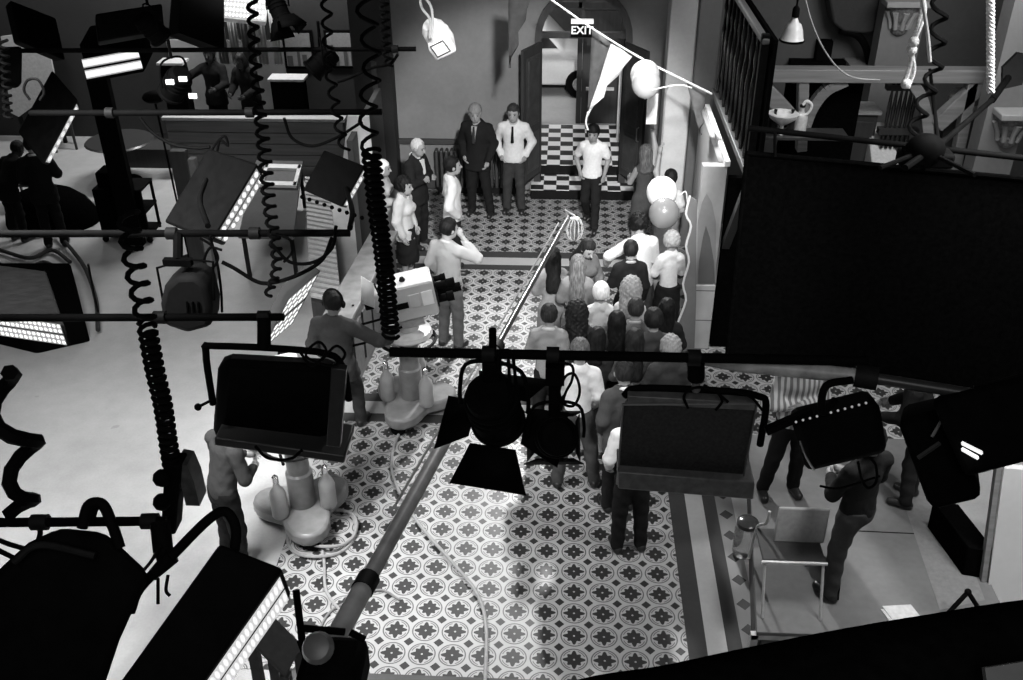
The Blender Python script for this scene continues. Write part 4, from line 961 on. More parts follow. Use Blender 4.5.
def fresnel(label, loc, tgt, s=1., name='studio_spotlight', m=None, doors=True, door_open=35, lit=0):
    t = thing(name, loc, label, 'studio lamp'); m = m or BLACK
    d = (Vector(tgt)-Vector(loc)).normalized(); q = d.to_track_quat('Z', 'Y'); M = Matrix.Translation(loc) @ q.to_matrix().to_4x4() @ Matrix.Scale(s, 4)
    MB().lathe([(.0, -.2), (.1, -.2), (.13, -.17), (.14, -.05), (.14, .14), (.155, .15), (.155, .18), (.13, .18), (.13, .165), (.12, .165)], M, 24).build('lamp_body', m, t)
    MB().lathe([(.0, .185), (.07, .178), (.125, .165)], M, 20).build('lens', mat('lit_lens', .8, .1, emit=lit) if lit else mat('dark_lens', .1, .1), t)
    for k in range(3): MB().lathe([(.142, -.12+.06*k), (.15, -.11+.06*k), (.15, -.10+.06*k), (.142, -.09+.06*k)], M, 24).build('cooling_fin', m, t)
    if doors:
        for k in range(4):
            R_ = M @ Matrix.Rotation(k*PI/2, 4, 'Z') @ Matrix.Translation((0, .15, .18)) @ Matrix.Rotation(-math.radians(door_open), 4, 'X')
            mb = MB(); w = (.13, .22) if k % 2 == 0 else (.11, .17); mb.add([R_ @ Vector(p) for p in ((-w[0], 0, 0), (w[0], 0, 0), (w[1], 0, .24), (-w[1], 0, .24))], [(0, 1, 2, 3)]); mb.build('barn_door', m, t, solid=.006)
    up_ = Vector((0, 0, 1)); sd = d.cross(up_).normalized() if abs(d.z) < .98 else Vector((1, 0, 0)); r = .19*s
    c = Vector(loc); mb = MB(); mb.tube(smoothpath([c-sd*r, c-sd*r+up_*.1*s, c-sd*r*.8+up_*.26*s, c+up_*.3*s, c+sd*r*.8+up_*.26*s, c+sd*r+up_*.1*s, c+sd*r], 4), .012*s); mb.build('yoke', m, t)
    MB().tube([c+up_*.29*s, c+up_*.5*s], .02*s).build('spigot', m, t)
    return t
fresnel('black barn door spotlight with flaps spread, beside the sound boom', AY(494, 408, 3.95), AY(494, 408, 3.95)+Vector((.1, .5, -.9)), .9, door_open=60)
t = fresnel('black spotlight seen on end beneath the bar near the white shirted man', AY(556, 437, 3.95), AY(556, 437, 3.95)+Vector((-.05, .9, -.7)), .72, door_open=10)
MB().tube([AY(555, 358, 3.95), AY(554, 425, 3.97)], .03, 10).build('drop_arm', BLACK, t); MB().box(AY(555, 372, 3.93), (.09, .09, .1)).build('clamp', BLACK, t)
t = thing('spotlight_hanger', AY(497, 372, 3.94), 'knuckle clamp with cable dropper above the barn door spotlight', 'clamp')
MB().box(AY(492, 369, 3.94), (.09, .08, .11)).build('clamp_block', BLACK, t, .01); MB().tube([AY(486, 378, 3.94), AY(480, 392, 3.94)], .03).build('knuckle', BLACK, t); MB().tube([AY(513, 356, 3.93), AY(518, 402, 3.93)], .008).build('wire', BLACK, t); MB().tube([AY(508, 354, 3.93), AY(511, 402, 3.93)], .008).build('wire', BLACK, t)
loops('loose_cable', 'black cable loop hanging by the end-on spotlight', [AY(x, y, 3.9) for x, y in ((558, 362), (572, 366), (572, 380), (566, 392), (562, 404))], .007)
loops('loose_cable', 'oval black cable ring against the white shirted man', [AY(x, y, 3.9) for x, y in ((560, 388), (566, 376), (574, 374), (579, 384), (579, 396), (573, 406), (564, 404), (560, 396))], .007, closed=True)
loops('loose_cable', 'curling black cable between the two spotlights and the bar', [AY(x, y, 3.9) for x, y in ((478, 398), (483, 386), (496, 388), (506, 392), (504, 378), (498, 368), (500, 354), (508, 350), (514, 358))], .008)
# flag and lamps on the right
t = thing('black_flag', G(890, 260, 3.2), 'huge black cloth flag hanging from its bar', 'flag')
o, u_, v_ = G(747, 153, 4.02), G(1080, 184, 4.02), G(727, 356, 2.25)
MB().hexa(o, u_-o, v_-o, Vector((0, .06, 0))).build('cloth_panel', BLACKM, t, .01)
MB().tube([o, v_], .018).build('frame_edge', BLACKM, t); MB().tube([o, u_], .02).build('frame_top', BLACKM, t); MB().tube([v_, v_+(u_-o)], .018).build('frame_bottom', BLACKM, t)
for x in (775, 925): MB().tube([G(x, 131+(x-760)*.11, 4.2), G(x, 154+(x-747)*.09, 4.02)], .012).build('hanger', BLACK, t)
t = softbox('softlight', 'black vented lamp with a row of bright holes under the grey pole', AY(792, 424, 3.75), AY(880, 402, 3.75), AY(806, 473, 3.85), AY(788, 408, 4.1), bev=.04, yoke=[AY(835, 400, 3.8), AY(822, 412, 3.72), AY(826, 386, 3.75), AY(852, 380, 3.78)])
for k in range(11): MB().ball(AY(796+7*k, 422-1.9*k, 3.73), .006, 8).build('vent_hole', mat('lit_hole', .5, emit=.25), t)
MB().tube(smoothpath([AY(800, 440, 3.73), AY(806, 456, 3.72), AY(814, 470, 3.74)]), .006).build('edge_glint', CHROME, t)
MB().hexa(AY(766, 430, 3.8), AY(812, 410, 3.8)-AY(766, 430, 3.8), AY(768, 436, 3.8)-AY(766, 430, 3.8), Vector((0, .06, -.02))).build('side_flap', BLACK, t, .004)
loops('loose_cable', 'hanging black cable hoop below the vented lamp', [AY(x, y, 3.78) for x, y in ((858, 462), (862, 480), (868, 488), (876, 482), (876, 466), (870, 458))], .007)
loops('loose_cable', 'straight black cable end below the vented lamp', [AY(x, y, 3.8) for x, y in ((820, 486), (840, 488), (880, 476))], .006)
t = softbox('softlight', 'bulky black lamp with slatted highlights between the flag and the white flat', AD(896, 420, 4.6), AD(948, 408, 4.6), AD(930, 512, 4.4), AD(900, 405, 5.0), bev=.04)
MB().hexa(AD(930, 400, 4.4), AD(1060, 366, 4.4)-AD(930, 400, 4.4), AD(965, 478, 4.3)-AD(930, 400, 4.4), AD(935, 400, 4.7)-AD(930, 405, 4.4)).build('hood', BLACK, t, .03)
for k, (a, b_) in enumerate((((962, 443), (982, 453)), ((962, 449), (978, 458)))): MB().bar(AD(*a, 4.28), AD(*b_, 4.28), .018, .01).build('louvre_highlight', mat('louvre_highlight', .8, emit=.9), t)  # highlights on the louvres, painted as glowing bars
MB().bar(AD(948, 410, 4.5), AD(932, 437, 4.5), .012).build('stay', GREYM, t); MB().bar(AD(940, 443, 4.5), AD(918, 458, 4.5), .015).build('stay', mat('dark_stay', .05), t)
# rig with arm over the flag
t = thing('rigging_lamp', G(925, 150, 4.2), 'black tangle of lamp and arms clamped above the flag', 'studio lamp')
MB().ball(G(925, 150, 4.38), (.13, .1, .11)).build('lamp_body', BLACK, t); MB().box(G(925, 158, 4.3), (.34, .16, .1)).build('lamp_hood', BLACK, t, .02)
for a, b_, r in (((905, 168), (945, 140), .022), ((940, 145), (992, 100), .02), ((992, 100), (1008, 78), .028), ((925, 150), (880, 168), .016), ((925, 150), (975, 175), .016), ((938, 140), (930, 70), .014), ((905, 150), (925, 140), .03)): MB().tube([G(*a, 4.36), G(*b_, 4.36 if r < .025 else 4.4)], r).build('arm', BLACK, t)
mb = MB(); mb.prism([(-.05, -.14), (.1, -.1), (.12, .14), (.0, .16), (-.09, .04)], -.02, .02, lambda x, z, tt: G(1012, 72, 4.3)+Vector((x, tt, z))); mb.build('paddle', mat('dark_grey_paddle', .02), t)
for x in (918, 926, 934): MB().ball(G(x, 161, 4.24), .03, 10).build('bulb', mat('dim_bulb', .45), t)
# white hanging lamp at top and small spots
t = thing('softlight', AY(434, 30, 8.9), 'pale enamel floodlight hanging against the plaster wall', 'studio lamp')
c = AY(436, 33, 9.0); M = Matrix.Translation(c) @ Matrix.Rotation(-.45, 4, 'Y') @ Matrix.Rotation(.5, 4, 'X')
MB().lathe([(.0, .13), (.07, .12), (.11, .06), (.12, -.12), (.11, -.12)], M @ Matrix.Scale(1.0, 4), 24).build('hood', mat('pale_lamp_enamel', .55, .4), t)
MB().box((0, -.03, -.09), (.22, .25, .17), M).build('housing', mat('pale_lamp_enamel', .55), t, .03)
mb = MB(); mb.tube([M @ Vector(p) for p in ((-.07, -.16, -.12), (.06, -.16, -.12), (.06, -.16, .02), (-.07, -.16, .02))], .006, closed=True); mb.build('wire_guard', DARK, t)
MB().tube(smoothpath([AY(420, -4, 8.9), AY(422, 8, 8.85), AY(430, 20, 8.8), AY(430, 38, 8.8)]), .012).build('yoke', mat('pale_yoke', .4), t)
MB().tube(smoothpath([AY(424, -4, 8.9), AY(432, 10, 8.85), AY(432, 38, 8.8)]), .012).build('yoke', mat('pale_yoke', .4), t)
fresnel('small black spotlight by the skyline photographs with a lit edge', AY(322, 62, 9.2), AY(322, 62, 9.2)+Vector((-.6, -.2, -.5)), .75, doors=False)
t = fresnel('small black spotlight with shining rims beside the dark silhouetted man', AY(176, 84, 7.6), AY(176, 84, 7.6)+Vector((-.5, .3, -.6)), .7, doors=False)
for (x, y) in ((183, 79), (193, 96), (170, 82)): MB().box(AY(x, y, 7.3), (.06, .02, .035)).build('rim_highlight', mat('rim_highlight', .9, emit=.8), t)  # highlights on the rim, painted as small glowing chips
t = fresnel('black spotlight at the top edge near the bulb dotted panel', AY(278, 8, 9.2), AY(278, 8, 9.2)+Vector((.3, -.3, -.6)), .6, doors=True, door_open=25)
fresnel('black spotlight hanging high above the glowing strip lamps', AY(152, 28, 9.0), AY(152, 28, 9.0)+Vector((.3, .3, -.6)), .7, doors=False, lit=.0)
t = thing('table_lamp', AY(154, 97, 13), 'dark oval lamp head on a thin stand by the bench', 'lamp'); p = AY(154, 97, 13)
MB().ball(p, (.16, .16, .08)).build('lamp_head', BLACK, t); MB().tube([p, Vector((p.x+.05, 13, .02))], .015).build('stem', BLACK, t); MB().lathe([(.18, 0), (.18, .02), (.03, .04)], Matrix.Translation((p.x+.05, 13, 0))).build('base', BLACK, t)

# ------------------------------------------------------------------ coiled spring cables
def coil(label, px, Y, R0, turns, r=.011, name='coiled_cable', phase=0., group=None, m=None):
    """px: list of (x, y[, radius factor]); the coil winds round that line in the plane Y"""
    line = smoothpath([AY(p[0], p[1], Y) for p in px], 10); rf = [p[2] if len(p) > 2 else 1. for p in px]
    L_ = [0]; 
    for a, b_ in zip(line, line[1:]): L_.append(L_[-1]+(b_-a).length)
    n = int(turns*9); pts = []
    def at(f):
        s_ = f*L_[-1]
        for i in range(len(line)-1):
            if L_[i+1] >= s_: break
        k = (s_-L_[i])/max(L_[i+1]-L_[i], 1e-6); g = (i+k)/(len(line)-1)*(len(rf)-1); j = min(int(g), len(rf)-2)
        return line[i].lerp(line[i+1], k), rf[j]+(rf[j+1]-rf[j])*(g-j)
    for i in range(n+1):
        p, q = at(i/n); a = phase+2*PI*turns*i/n; pts.append(p+Vector((math.cos(a), math.sin(a), 0))*R0*q)
    return tag(MB().tube(pts, r, 6).build(name, m or RUBBER), label, 'cable', group)
coil('loose wavy spring cable over the pale concrete, stretched at its top', [(128, 212), (132, 250), (140, 290), (147, 325)], 3.3, .036, 6.5, .011)
coil('close wound lower half of the hanging spring cable over the concrete', [(147, 326), (155, 370), (163, 405), (168, 440), (172, 466)], 3.3, .032, 20, .011)
coil('tightly wound spring cable dropping past the camera to the counter', [(371, 150), (376, 200), (384, 260), (391, 336)], 4.9, .045, 30, .012)
coil('spring cable hanging in front of the set between the two bulb lamps', [(252, 0, .7), (256, 70, .8), (264, 150, 1), (270, 210, 1), (277, 262, .8), (268, 296, .6)], 5.0, .032, 26, .011)
coil('loose spring cable falling past the skyline photographs', [(326, -5), (329, 60), (336, 110), (345, 150)], 7.2, .036, 9, .012)
coil('spring cable with wide slow waves beside the black flat edge', [(364, -5), (372, 60), (368, 110), (371, 158)], 6.6, .06, 6, .014)
coil('short spring cable hooked to the bar end by the plaster wall', [(384, -4), (386, 40), (389, 66)], 9.0, .036, 9, .013)
coil('thick kinked cable dropping to the lowest bar at the frame edge', [(-4, 372, .8), (12, 420, 1), (26, 470, 1), (14, 520, .8)], 2.85, .06, 2.4, .03)
coil('dark spring cable dropping behind the knotted rope to the rigging lamp', [(940, -8), (938, 40), (932, 80), (918, 120), (912, 150)], 6.9, .05, 6.5, .015)
coil('fine spring cable at the dark upper corner', [(3, 40), (6, 80), (8, 118)], 7.4, .03, 10, .012)
# lamp end of the concrete spring cable
t = thing('cable_connector_lamp', AY(176, 495, 3.3), 'slim lamp body hanging at the end of the concrete spring cable', 'studio lamp')
MB().hexa(AY(164, 466, 3.25), AY(180, 466, 3.25)-AY(164, 466, 3.25), AY(160, 535, 3.25)-AY(164, 466, 3.25), Vector((0, .1, 0))).build('bracket', BLACK, t, .01)
mb = MB(); mb.prism([(0, 0), (.045, .01), (.06, .1), (.062, .24), (0, .24)], 0, .1, lambda x, z, q: AY(176, 463, 3.28)+Vector((x, q, -z))); mb.build('shield', mat('mottled_grey_shield', .06, .4, .6, 18), t)
for y in (478, 502): MB().ball(AY(162, y, 3.24), .04, 12).build('knob', BLACK, t)
# loose looped cables among the bars
LC = [('black cables looping below the bar beside the counter', 5.0, ((222, 262), (234, 268), (258, 282), (276, 282), (300, 274), (322, 260), (332, 238)), .012),
 ('cable swag from the bar to the perforated box lamp', 4.95, ((272, 244), (290, 262), (314, 262), (332, 248), (336, 226)), .010),
 ('cable ring hanging from the bar above the bulb grid lamp', 5.0, ((276, 234), (290, 240), (292, 252), (284, 262)), .008),
 ('small coil of cable hanging on the bar by the round backed lamp', 5.0, ((200, 238), (212, 246), (218, 258), (212, 268), (204, 262), (210, 248), (222, 250)), .008),
 ('long cable hanging straight from the bar over the concrete', 5.05, ((210, 236), (217, 262), (221, 290), (222, 312)), .008),
 ('cable swag dropping below the bar over the plank fronted bench', 7.3, ((140, 118), (152, 132), (172, 144), (196, 148), (210, 147)), .014),
 ('cable loops hanging in front of the plank fronted bench', 7.3, ((208, 172), (212, 150), (224, 136), (228, 146), (220, 140), (216, 156), (207, 170)), .010),
 ('cable swag from the spring cable to the bar end clamp', 7.2, ((284, 118), (292, 138), (312, 146), (336, 138), (362, 122)), .012),
 ('cable running from the highest bar down to the lamp by the skyline photographs', 9.0, ((398, 54), (390, 64), (372, 68), (350, 78), (338, 82)), .014),
 ('black cable looped along the lowest bar at the frame edge', 2.75, ((-6, 538), (12, 545), (32, 548), (40, 530), (22, 522)), .010),
 ('second black cable drooping from the lowest bar toward the huge box lamp', 2.75, ((-6, 548), (14, 558), (30, 566)), .010),
 ('hooked black cable standing up from the lowest bar', 2.7, ((92, 522), (96, 508), (103, 504), (110, 512), (114, 530)), .012),
 ('wire hoop hanging over the pale floor by the dark cables', 6.8, ((30, 100), (24, 90), (28, 80), (38, 80), (44, 92), (40, 100)), .010),
 ('thin dark cable lying down the concrete beside the grey cover', 5.4, ((88, 264), (93, 290), (98, 312)), .008)]
for lb, Y, pts, r in LC: loops('loose_cable', lb, [AY(x, y, Y) for x, y in pts], r)
# ropes on the right
ROPE = mat('white_rope', .7, .9, .35, 90, bump=.6)
t = thing('hanging_rope', AY(990, 40, 6.2), 'thick straight white rope hanging by the carved pier', 'rope')
pts = [AY(993-.06*k, -12+10.5*k, 6.2) for k in range(11)]
for s_ in range(3): MB().tube([AY(990.5, -12+1.05*k, 6.2)+Vector((math.cos(k*.55+s_*2.09), math.sin(k*.55+s_*2.09), 0))*.014 for k in range(100)], .0125, 6).build('rope_strand', ROPE, t)
t = thing('hanging_rope', AY(915, 40, 6.5), 'knotted white double rope hanging beside the dark spring cable', 'rope')
MB().tube(smoothpath([AY(922, -6, 6.5), AY(924, 14, 6.5), AY(915, 40, 6.5), AY(910, 66, 6.5), AY(904, 84, 6.5)]), .016).build('rope_length', ROPE, t)
MB().tube(smoothpath([AY(925, -6, 6.5), AY(920, 18, 6.5), AY(912, 48, 6.5), AY(914, 70, 6.5), AY(908, 88, 6.5)]), .014).build('rope_length', ROPE, t)
MB().tube(smoothpath([AY(921, -6, 6.45), AY(927, 30, 6.45), AY(930, 62, 6.45)]), .012).build('rope_tail', mat('grey_rope', .35), t)
for x, y in ((914, 42), (912, 50), (906, 84)): MB().ball(AY(x, y, 6.48), .034, 10).build('knot', ROPE, t)
loops('thin_wire', 'thin pale wire drooping in front of the plaster wall past the pendant lamp', [AY(x, y, 11) for x, y in ((804, -6), (811, 20), (822, 46), (838, 68), (855, 78), (880, 80))], .009, 'wire', m=mat('pale_wire', .35))

# ------------------------------------------------------------------ bunting and balloons
t0 = AY(546, -4, 12.9); t1 = AY(648, 62, 12.3); t2 = AY(712, 94, 11.6)
loops('bunting_string', 'white bunting string crossing in front of the arched doorway', [t0, t0.lerp(t1, .5)-Vector((0, 0, .03)), t1, t2], .012, 'string', m=mat('white_cord', .75))
def pennant(label, pts, v, Y=12.6, alpha=1.):
    n = 7; A, B, Cc = [AY(*p, Y) for p in pts]; vs = []; fs = []
    for i in range(n):
        f = i/(n-1)
        for j in range(5):
            g = j/4; p = A.lerp(B, g).lerp(Cc, f); vs.append(p+Vector((0, .05*math.sin(f*9+g*4)*(1-f*.5), 0))+(Vector((.03*math.sin(f*21), 0, 0)) if j == 4 else Vector((0, 0, 0))))
    for i in range(n-1):
        for j in range(4): fs.append((i*5+j, i*5+j+1, (i+1)*5+j+1, (i+1)*5+j))
    m = mat('pennant_%d' % round(v*100), v, .9, .15, 12, bump=.4)
    return tag(MB().add(vs, fs).build('pennant', m, solid=.006), label, 'flag', 'party pennants')
pennant('large white crumpled pennant hanging before the doorway', ((611, 44), (632, 56), (587, 116)), .8)
pennant('dark pennant with frayed pale edge beside the arch', ((508, -10), (532, -4), (509, 68)), .05, 12.9)
pennant('thin grey see-through pennant behind the large white one', ((592, 30), (611, 43), (587, 122)), .09, 13.1)
pennant('grey pennant crossing the pilaster near the carved balustrade', ((686, 80), (706, 92), (700, 135)), .16, 12.0)
loops('pennant_tail', 'twisted paper tail below the large white pennant', [AY(x, y, 12.6) for x, y in ((588, 112), (586, 122), (588, 130))], .012, 'string', m=PAPER)
def balloon(label, x, y, Y, r, v):
    p = AY(x, y, Y); t = thing('balloon', p, label, 'balloon', None)
    MB().lathe([(.0, -1.18), (.06, -1.16), (.03, -1.08)]+[(math.sin(q), -math.cos(q)*(1.03 if q > PI/2 else 1.08)) for q in [PI*k/18 for k in range(1, 18)]]+[(0, 1.03)], Matrix.Translation(p) @ Matrix.Scale(r, 4), 24).build('balloon_skin', mat('balloon_%d' % round(v*100), v, .25, .05, 6, spec=.6), t)
    return t
balloon('white balloon tied to the bunting string', 645, 75, 12.1, .178, .62)
balloon('second pale balloon tucked under the one on the bunting string', 646, 83, 11.85, .172, .55)
balloon('white balloon by the pillar beside the dark haired woman', 662, 192, 11.45, .19, .8)
balloon('greyish balloon below the white one beside the pillar', 664, 213, 11.2, .185, .2)
for i, pts in enumerate((((652, 90), (670, 86), (682, 85), (692, 88)), ((680, 195), (686, 192), (688, 206), (693, 210), (691, 226), (690, 240)))):
    loops('balloon_string', ('thin pale string from the bunting balloon to the pilaster', 'white string trailing down the pillar from the balloons')[i], [AY(x, y, 11.3) for x, y in pts], .007, 'string', m=PAPER)
tag(MB().prism([(-.07, 0), (.07, 0), (.07, .42), (-.07, .42)], -.01, .01, lambda x, z, q: AY(651, 124, 13.2)+Vector((x, q, z))).build('wall_notice', PAPER), 'small pale notice with pictures beside the pilaster', 'notice')

# ------------------------------------------------------------------ television cameras on pedestals
def pedestal(loc, rot, label, headdeg=0, zc=1.48, body=None, tiltd=0):
    t = thing('television_camera', loc, label, 'television camera'); M0 = Matrix.Translation(loc) @ Matrix.Rotation(rot, 4, 'Z')
    gm = mat('pedestal_grey', .2, .35, .15, 10)
    mb = MB(); pts = []
    for k in range(36):
        a = 2*PI*k/36; r = .40+.12*math.cos(3*a); pts.append((r*math.cos(a), r*math.sin(a)))
    mb.prism(pts, .10, .24, lambda x, y, q: M0 @ Vector((x, y, q))); base = mb.build('base', gm, t, .03)
    for k in range(3):
        a = 2*PI*k/3; c = M0 @ Vector((.45*math.cos(a), .45*math.sin(a), .085)); Mw = Matrix.Translation(c) @ Matrix.Rotation(PI/2, 4, 'X')
        MB().lathe([(.0, -.03), (.075, -.03), (.085, -.02), (.085, .02), (.075, .03), (0, .03)], Mw, 16).build('wheel', RUBBER, base)
    MB().lathe([(.12, .22), (.13, .24), (.13, .62), (.11, .64), (.11, .98), (.10, 1.0), (.10, 1.12)], M0, 20).build('column', mat('column_grey', .2, .3, .15, 12), t)
    for k in range(3):
        a = 2*PI*k/3+PI/3; Mg = M0 @ Matrix.Translation((.27*math.cos(a), .27*math.sin(a), 0))
        g = MB().lathe([(.07, .24), (.082, .26), (.082, .50), (.066, .56), (.035, .60), (.028, .65)], Mg, 16).build('gas_cylinder', mat('cylinder_grey', .32, .3, .12, 8), t); MB().lathe([(.03, .65), (.03, .72), (.012, .74)], Mg, 10).build('valve', CHROME, g)
    mb = MB(); mb.tube([M0 @ Vector((.31*math.cos(2*PI*k/28), .31*math.sin(2*PI*k/28), 1.0)) for k in range(28)], .018, 8, closed=True); ring = mb.build('steering_ring', DARK, t)
    for k in range(3):
        a = 2*PI*k/3; MB().bar(M0 @ Vector((.11*math.cos(a), .11*math.sin(a), .98)), M0 @ Vector((.31*math.cos(a), .31*math.sin(a), 1.0)), .025).build('spoke', DARK, ring)
    MB().lathe([(.27, 1.06), (.28, 1.08), (.26, 1.12), (.14, 1.15), (.13, 1.2)], M0, 24).build('turntable', mat('bright_turntable', .5, .3, .15, 8), t)
    Mh = Matrix.Translation(loc) @ Matrix.Rotation(math.radians(headdeg), 4, 'Z') @ Matrix.Translation((0, 0, zc)) @ Matrix.Rotation(math.radians(-tiltd), 4, 'X')
    MB().box((0, 0, -.22), (.16, .26, .12), Mh).build('pan_head', gm, t, .02)
    for s_ in (-1, 1): MB().box((.1*s_, 0, -.2), (.03, .3, .2), Mh).build('cradle_plate', mat('pale_plate', .4), t, .006)
    bm_ = mat('pale_camera_paint', .46, .45, .06, 10)
    b_ = MB().box((0, .08, .03), (.36, .50, .40), Mh).build('camera_body', bm_, t, .015)
    MB().box((0, .08, .232), (.34, .46, .012), Mh).build('top_cover', mat('white_camera_top', .7, .4), b_, .006); MB().lathe([(.03, .235), (.035, .25), (.02, .28), (0, .285)], Mh @ Matrix.Translation((.03, .02, 0)), 12).build('tally_light', DARK, b_)
    MB().box((.182, .1, .05), (.012, .12, .16), Mh).build('side_hatch', bm_, b_, .004); MB().box((.184, -.04, .02), (.008, .13, .07), Mh).build('name_plate', BLACK, b_); MB().box((.183, .24, .05), (.01, .12, .17), Mh).build('bright_panel', WHITE, b_, .004)
    MB().box((0, -.25, .08), (.24, .18, .22), Mh).build('viewfinder', bm_, t, .02); MB().box((0, -.38, .1), (.2, .10, .16), Mh).build('viewfinder_hood', BLACK, t, .01)
    tu = MB().lathe([(0, .31), (.17, .31), (.17, .35), (0, .36)], Mh @ Matrix.Rotation(-PI/2, 4, 'X'), 24).build('lens_turret', DARK, t)
    for k, (x, z, l_, r) in enumerate(((.08, .09, .2, .05), (-.08, .09, .12, .04), (.08, -.07, .16, .055), (-.08, -.07, .26, .05))):
        ML = Mh @ Matrix.Translation((x, 0, z+.02)) @ Matrix.Rotation(-PI/2, 4, 'X'); ln = MB().lathe([(r*.8, .34), (r*.8, .36+l_*.5), (r, .36+l_*.55), (r, .36+l_), (r*.8, .36+l_), (r*.7, .33+l_)], ML, 16).build('lens', BLACK, t); MB().lathe([(0, .35+l_), (r*.7, .345+l_)], ML, 14).build('lens_glass', mat('dark_lens', .1, .1), ln)
    for s_ in (-1, 1): MB().tube([Mh @ Vector((.14*s_, -.1, -.25)), Mh @ Vector((.2*s_, -.55, -.3)), Mh @ Vector((.2*s_, -.7, -.3))], .014).build('panning_handle', BLACK, t)
    return t
tc1 = pedestal(G(413, 412), .3, 'pale grey television camera on its pedestal beside the floor manager', -76, 1.50, tiltd=-9)
pedestal(G(306, 520), .9, 'television camera pedestal with gas cylinders partly hidden by the rounded box lamp', 25, 1.55, tiltd=4)
sh_ = [AY(x, y, 8.95) for x, y in ((361, 276), (374, 284), (375, 308), (361, 303))]; MB().add(sh_, [(0, 1, 2, 3)]).build('shot_card', PAPER, tc1, solid=.006)
MB().tube([sh_[1], tc1.location+Vector((-.25, -.02, 1.5))], .01).build('card_arm', DARK, tc1)
lab = ['big hoop of pale cable lying by the camera pedestal base', 'second cable hoop overlapping the pedestal base']
for i, (x, y, rx, ry) in enumerate(((322, 532, .33, .36), (330, 528, .26, .28))):
    c = G(x, y, .03+.03*i); loops('cable_hoop', lab[i], [c+Vector((rx*math.cos(a), ry*math.sin(a), .02*math.sin(3*a))) for a in np.linspace(0, 2*PI, 15)[:-1]], .017, m=mat('pale_cable', .28), closed=True)
FL_ = [('long pale camera cable snaking over the patterned tiles', ((428, 402), (404, 425), (392, 455), (396, 485), (420, 525), (452, 562), (476, 592), (486, 625), (485, 690)), .017, .3),
 ('thin cable on the tiles running from the pedestal to the boom base', ((318, 520), (324, 560), (326, 590), (340, 610), (352, 618)), .015, .3),
 ('slack cable curling beside the boom on the tiles', ((400, 600), (380, 590), (352, 600), (330, 612), (318, 632)), .012, .2)]
for lb, pts, r, v in FL_: loops('floor_cable', lb, [G(x, y, r+.006) for x, y in pts], r, m=mat('cable_%d' % (v*100), v))
for i, pts in enumerate((((-5, 262), (20, 272), (44, 262), (60, 275), (40, 290), (10, 284)), ((0, 250), (30, 258), (52, 250), (70, 262)), ((56, 232), (72, 250), (86, 270), (96, 300), (98, 330)))):
    loops('floor_cable', ('heap of dark cable on the shadowed concrete', 'dark cable draped over the heap on the shadowed concrete', 'single dark cable crossing the shadowed concrete')[i], [G(x, y, .03+.03*i) for x, y in pts], .03, m=mat('cable_dark', .02))

# ------------------------------------------------------------------ sound boom
A0, A1 = AD(329, 650, 4.4), G(568, 218, 2.6)
bo = thing('sound_boom', A0, 'long grey telescopic microphone boom reaching over the tiled floor', 'microphone boom')
BM = mat('boom_tube_grey', .4, .35, .25, 8)
da = (A1-A0)
MB().tube([A0, A0+da*.075], .050, 16).build('outer_tube', mat('boom_tube_pale', .5, .35, .2, 8), bo); MB().tube([A0+da*.07, A0+da*.52], .041, 16).build('middle_tube', BM, bo); MB().tube([A0+da*.5, A1], .024, 14).build('inner_tube', mat('boom_tube_dark', .05, .3, .3, 8), bo)
for f in (.075, .51): MB().tube([A0+da*(f-.008), A0+da*(f+.008)], .056, 14).build('collar', DARK, bo)
MB().tube([A0+da*.18+Vector((-.06, 0, .03)), A0+da*.96+Vector((-.05, 0, .03))], .008).build('guide_wire', GREYM, bo)
MB().lathe([(0, -.03), (.055, -.025), (.07, .0), (.055, .04), (0, .055)], Matrix.Translation(AD(318, 648, 4.2)) @ Matrix.Rotation(.6, 4, 'X'), 20).build('winding_drum', mat('dull_drum', .16, .35), bo)
MB().box(AD(334, 672, 4.35), (.28, .26, .2)).build('cradle', BLACK, bo, .04)
for a, b_ in (((300, 628), (345, 632)), ((296, 590), (302, 640)), ((300, 640), (318, 690)), ((350, 632), (365, 640))): MB().tube([AD(*a, 4.3), AD(*b_, 4.3)], .016).build('control_rod', BLACK, bo)
cg = AD(335, 690, 4.5); MB().tube([cg, Vector((cg.x, cg.y, .12))], .07, 14).build('column', DARK, bo); MB().lathe([(.5, .0), (.5, .08), (.1, .14)], Matrix.Translation((cg.x, cg.y, .0))).build('wheeled_base', DARK, bo)
mc = A1+Vector((.07, .05, -.12)); mic = MB().tube([mc+Vector((0, 0, .1)), mc-Vector((0, 0, .14))], .035, 12).build('microphone', CHROME, bo)
for k in range(6):
    a = PI*k/6; mb = MB(); mb.tube([mc+Vector((math.cos(a)*.085*math.sin(q), math.sin(a)*.085*math.sin(q), -.02+.13*math.cos(q))) for q in np.linspace(0, 2*PI, 17)[:-1]], .0028, 5, closed=True); mb.build('cage_wire', mat('cage_grey', .4), mic)
MB().tube([A1, A1+Vector((-.03, .1, .04)), mc+Vector((0, 0, .12))], .012).build('mic_mount', STEEL, bo)

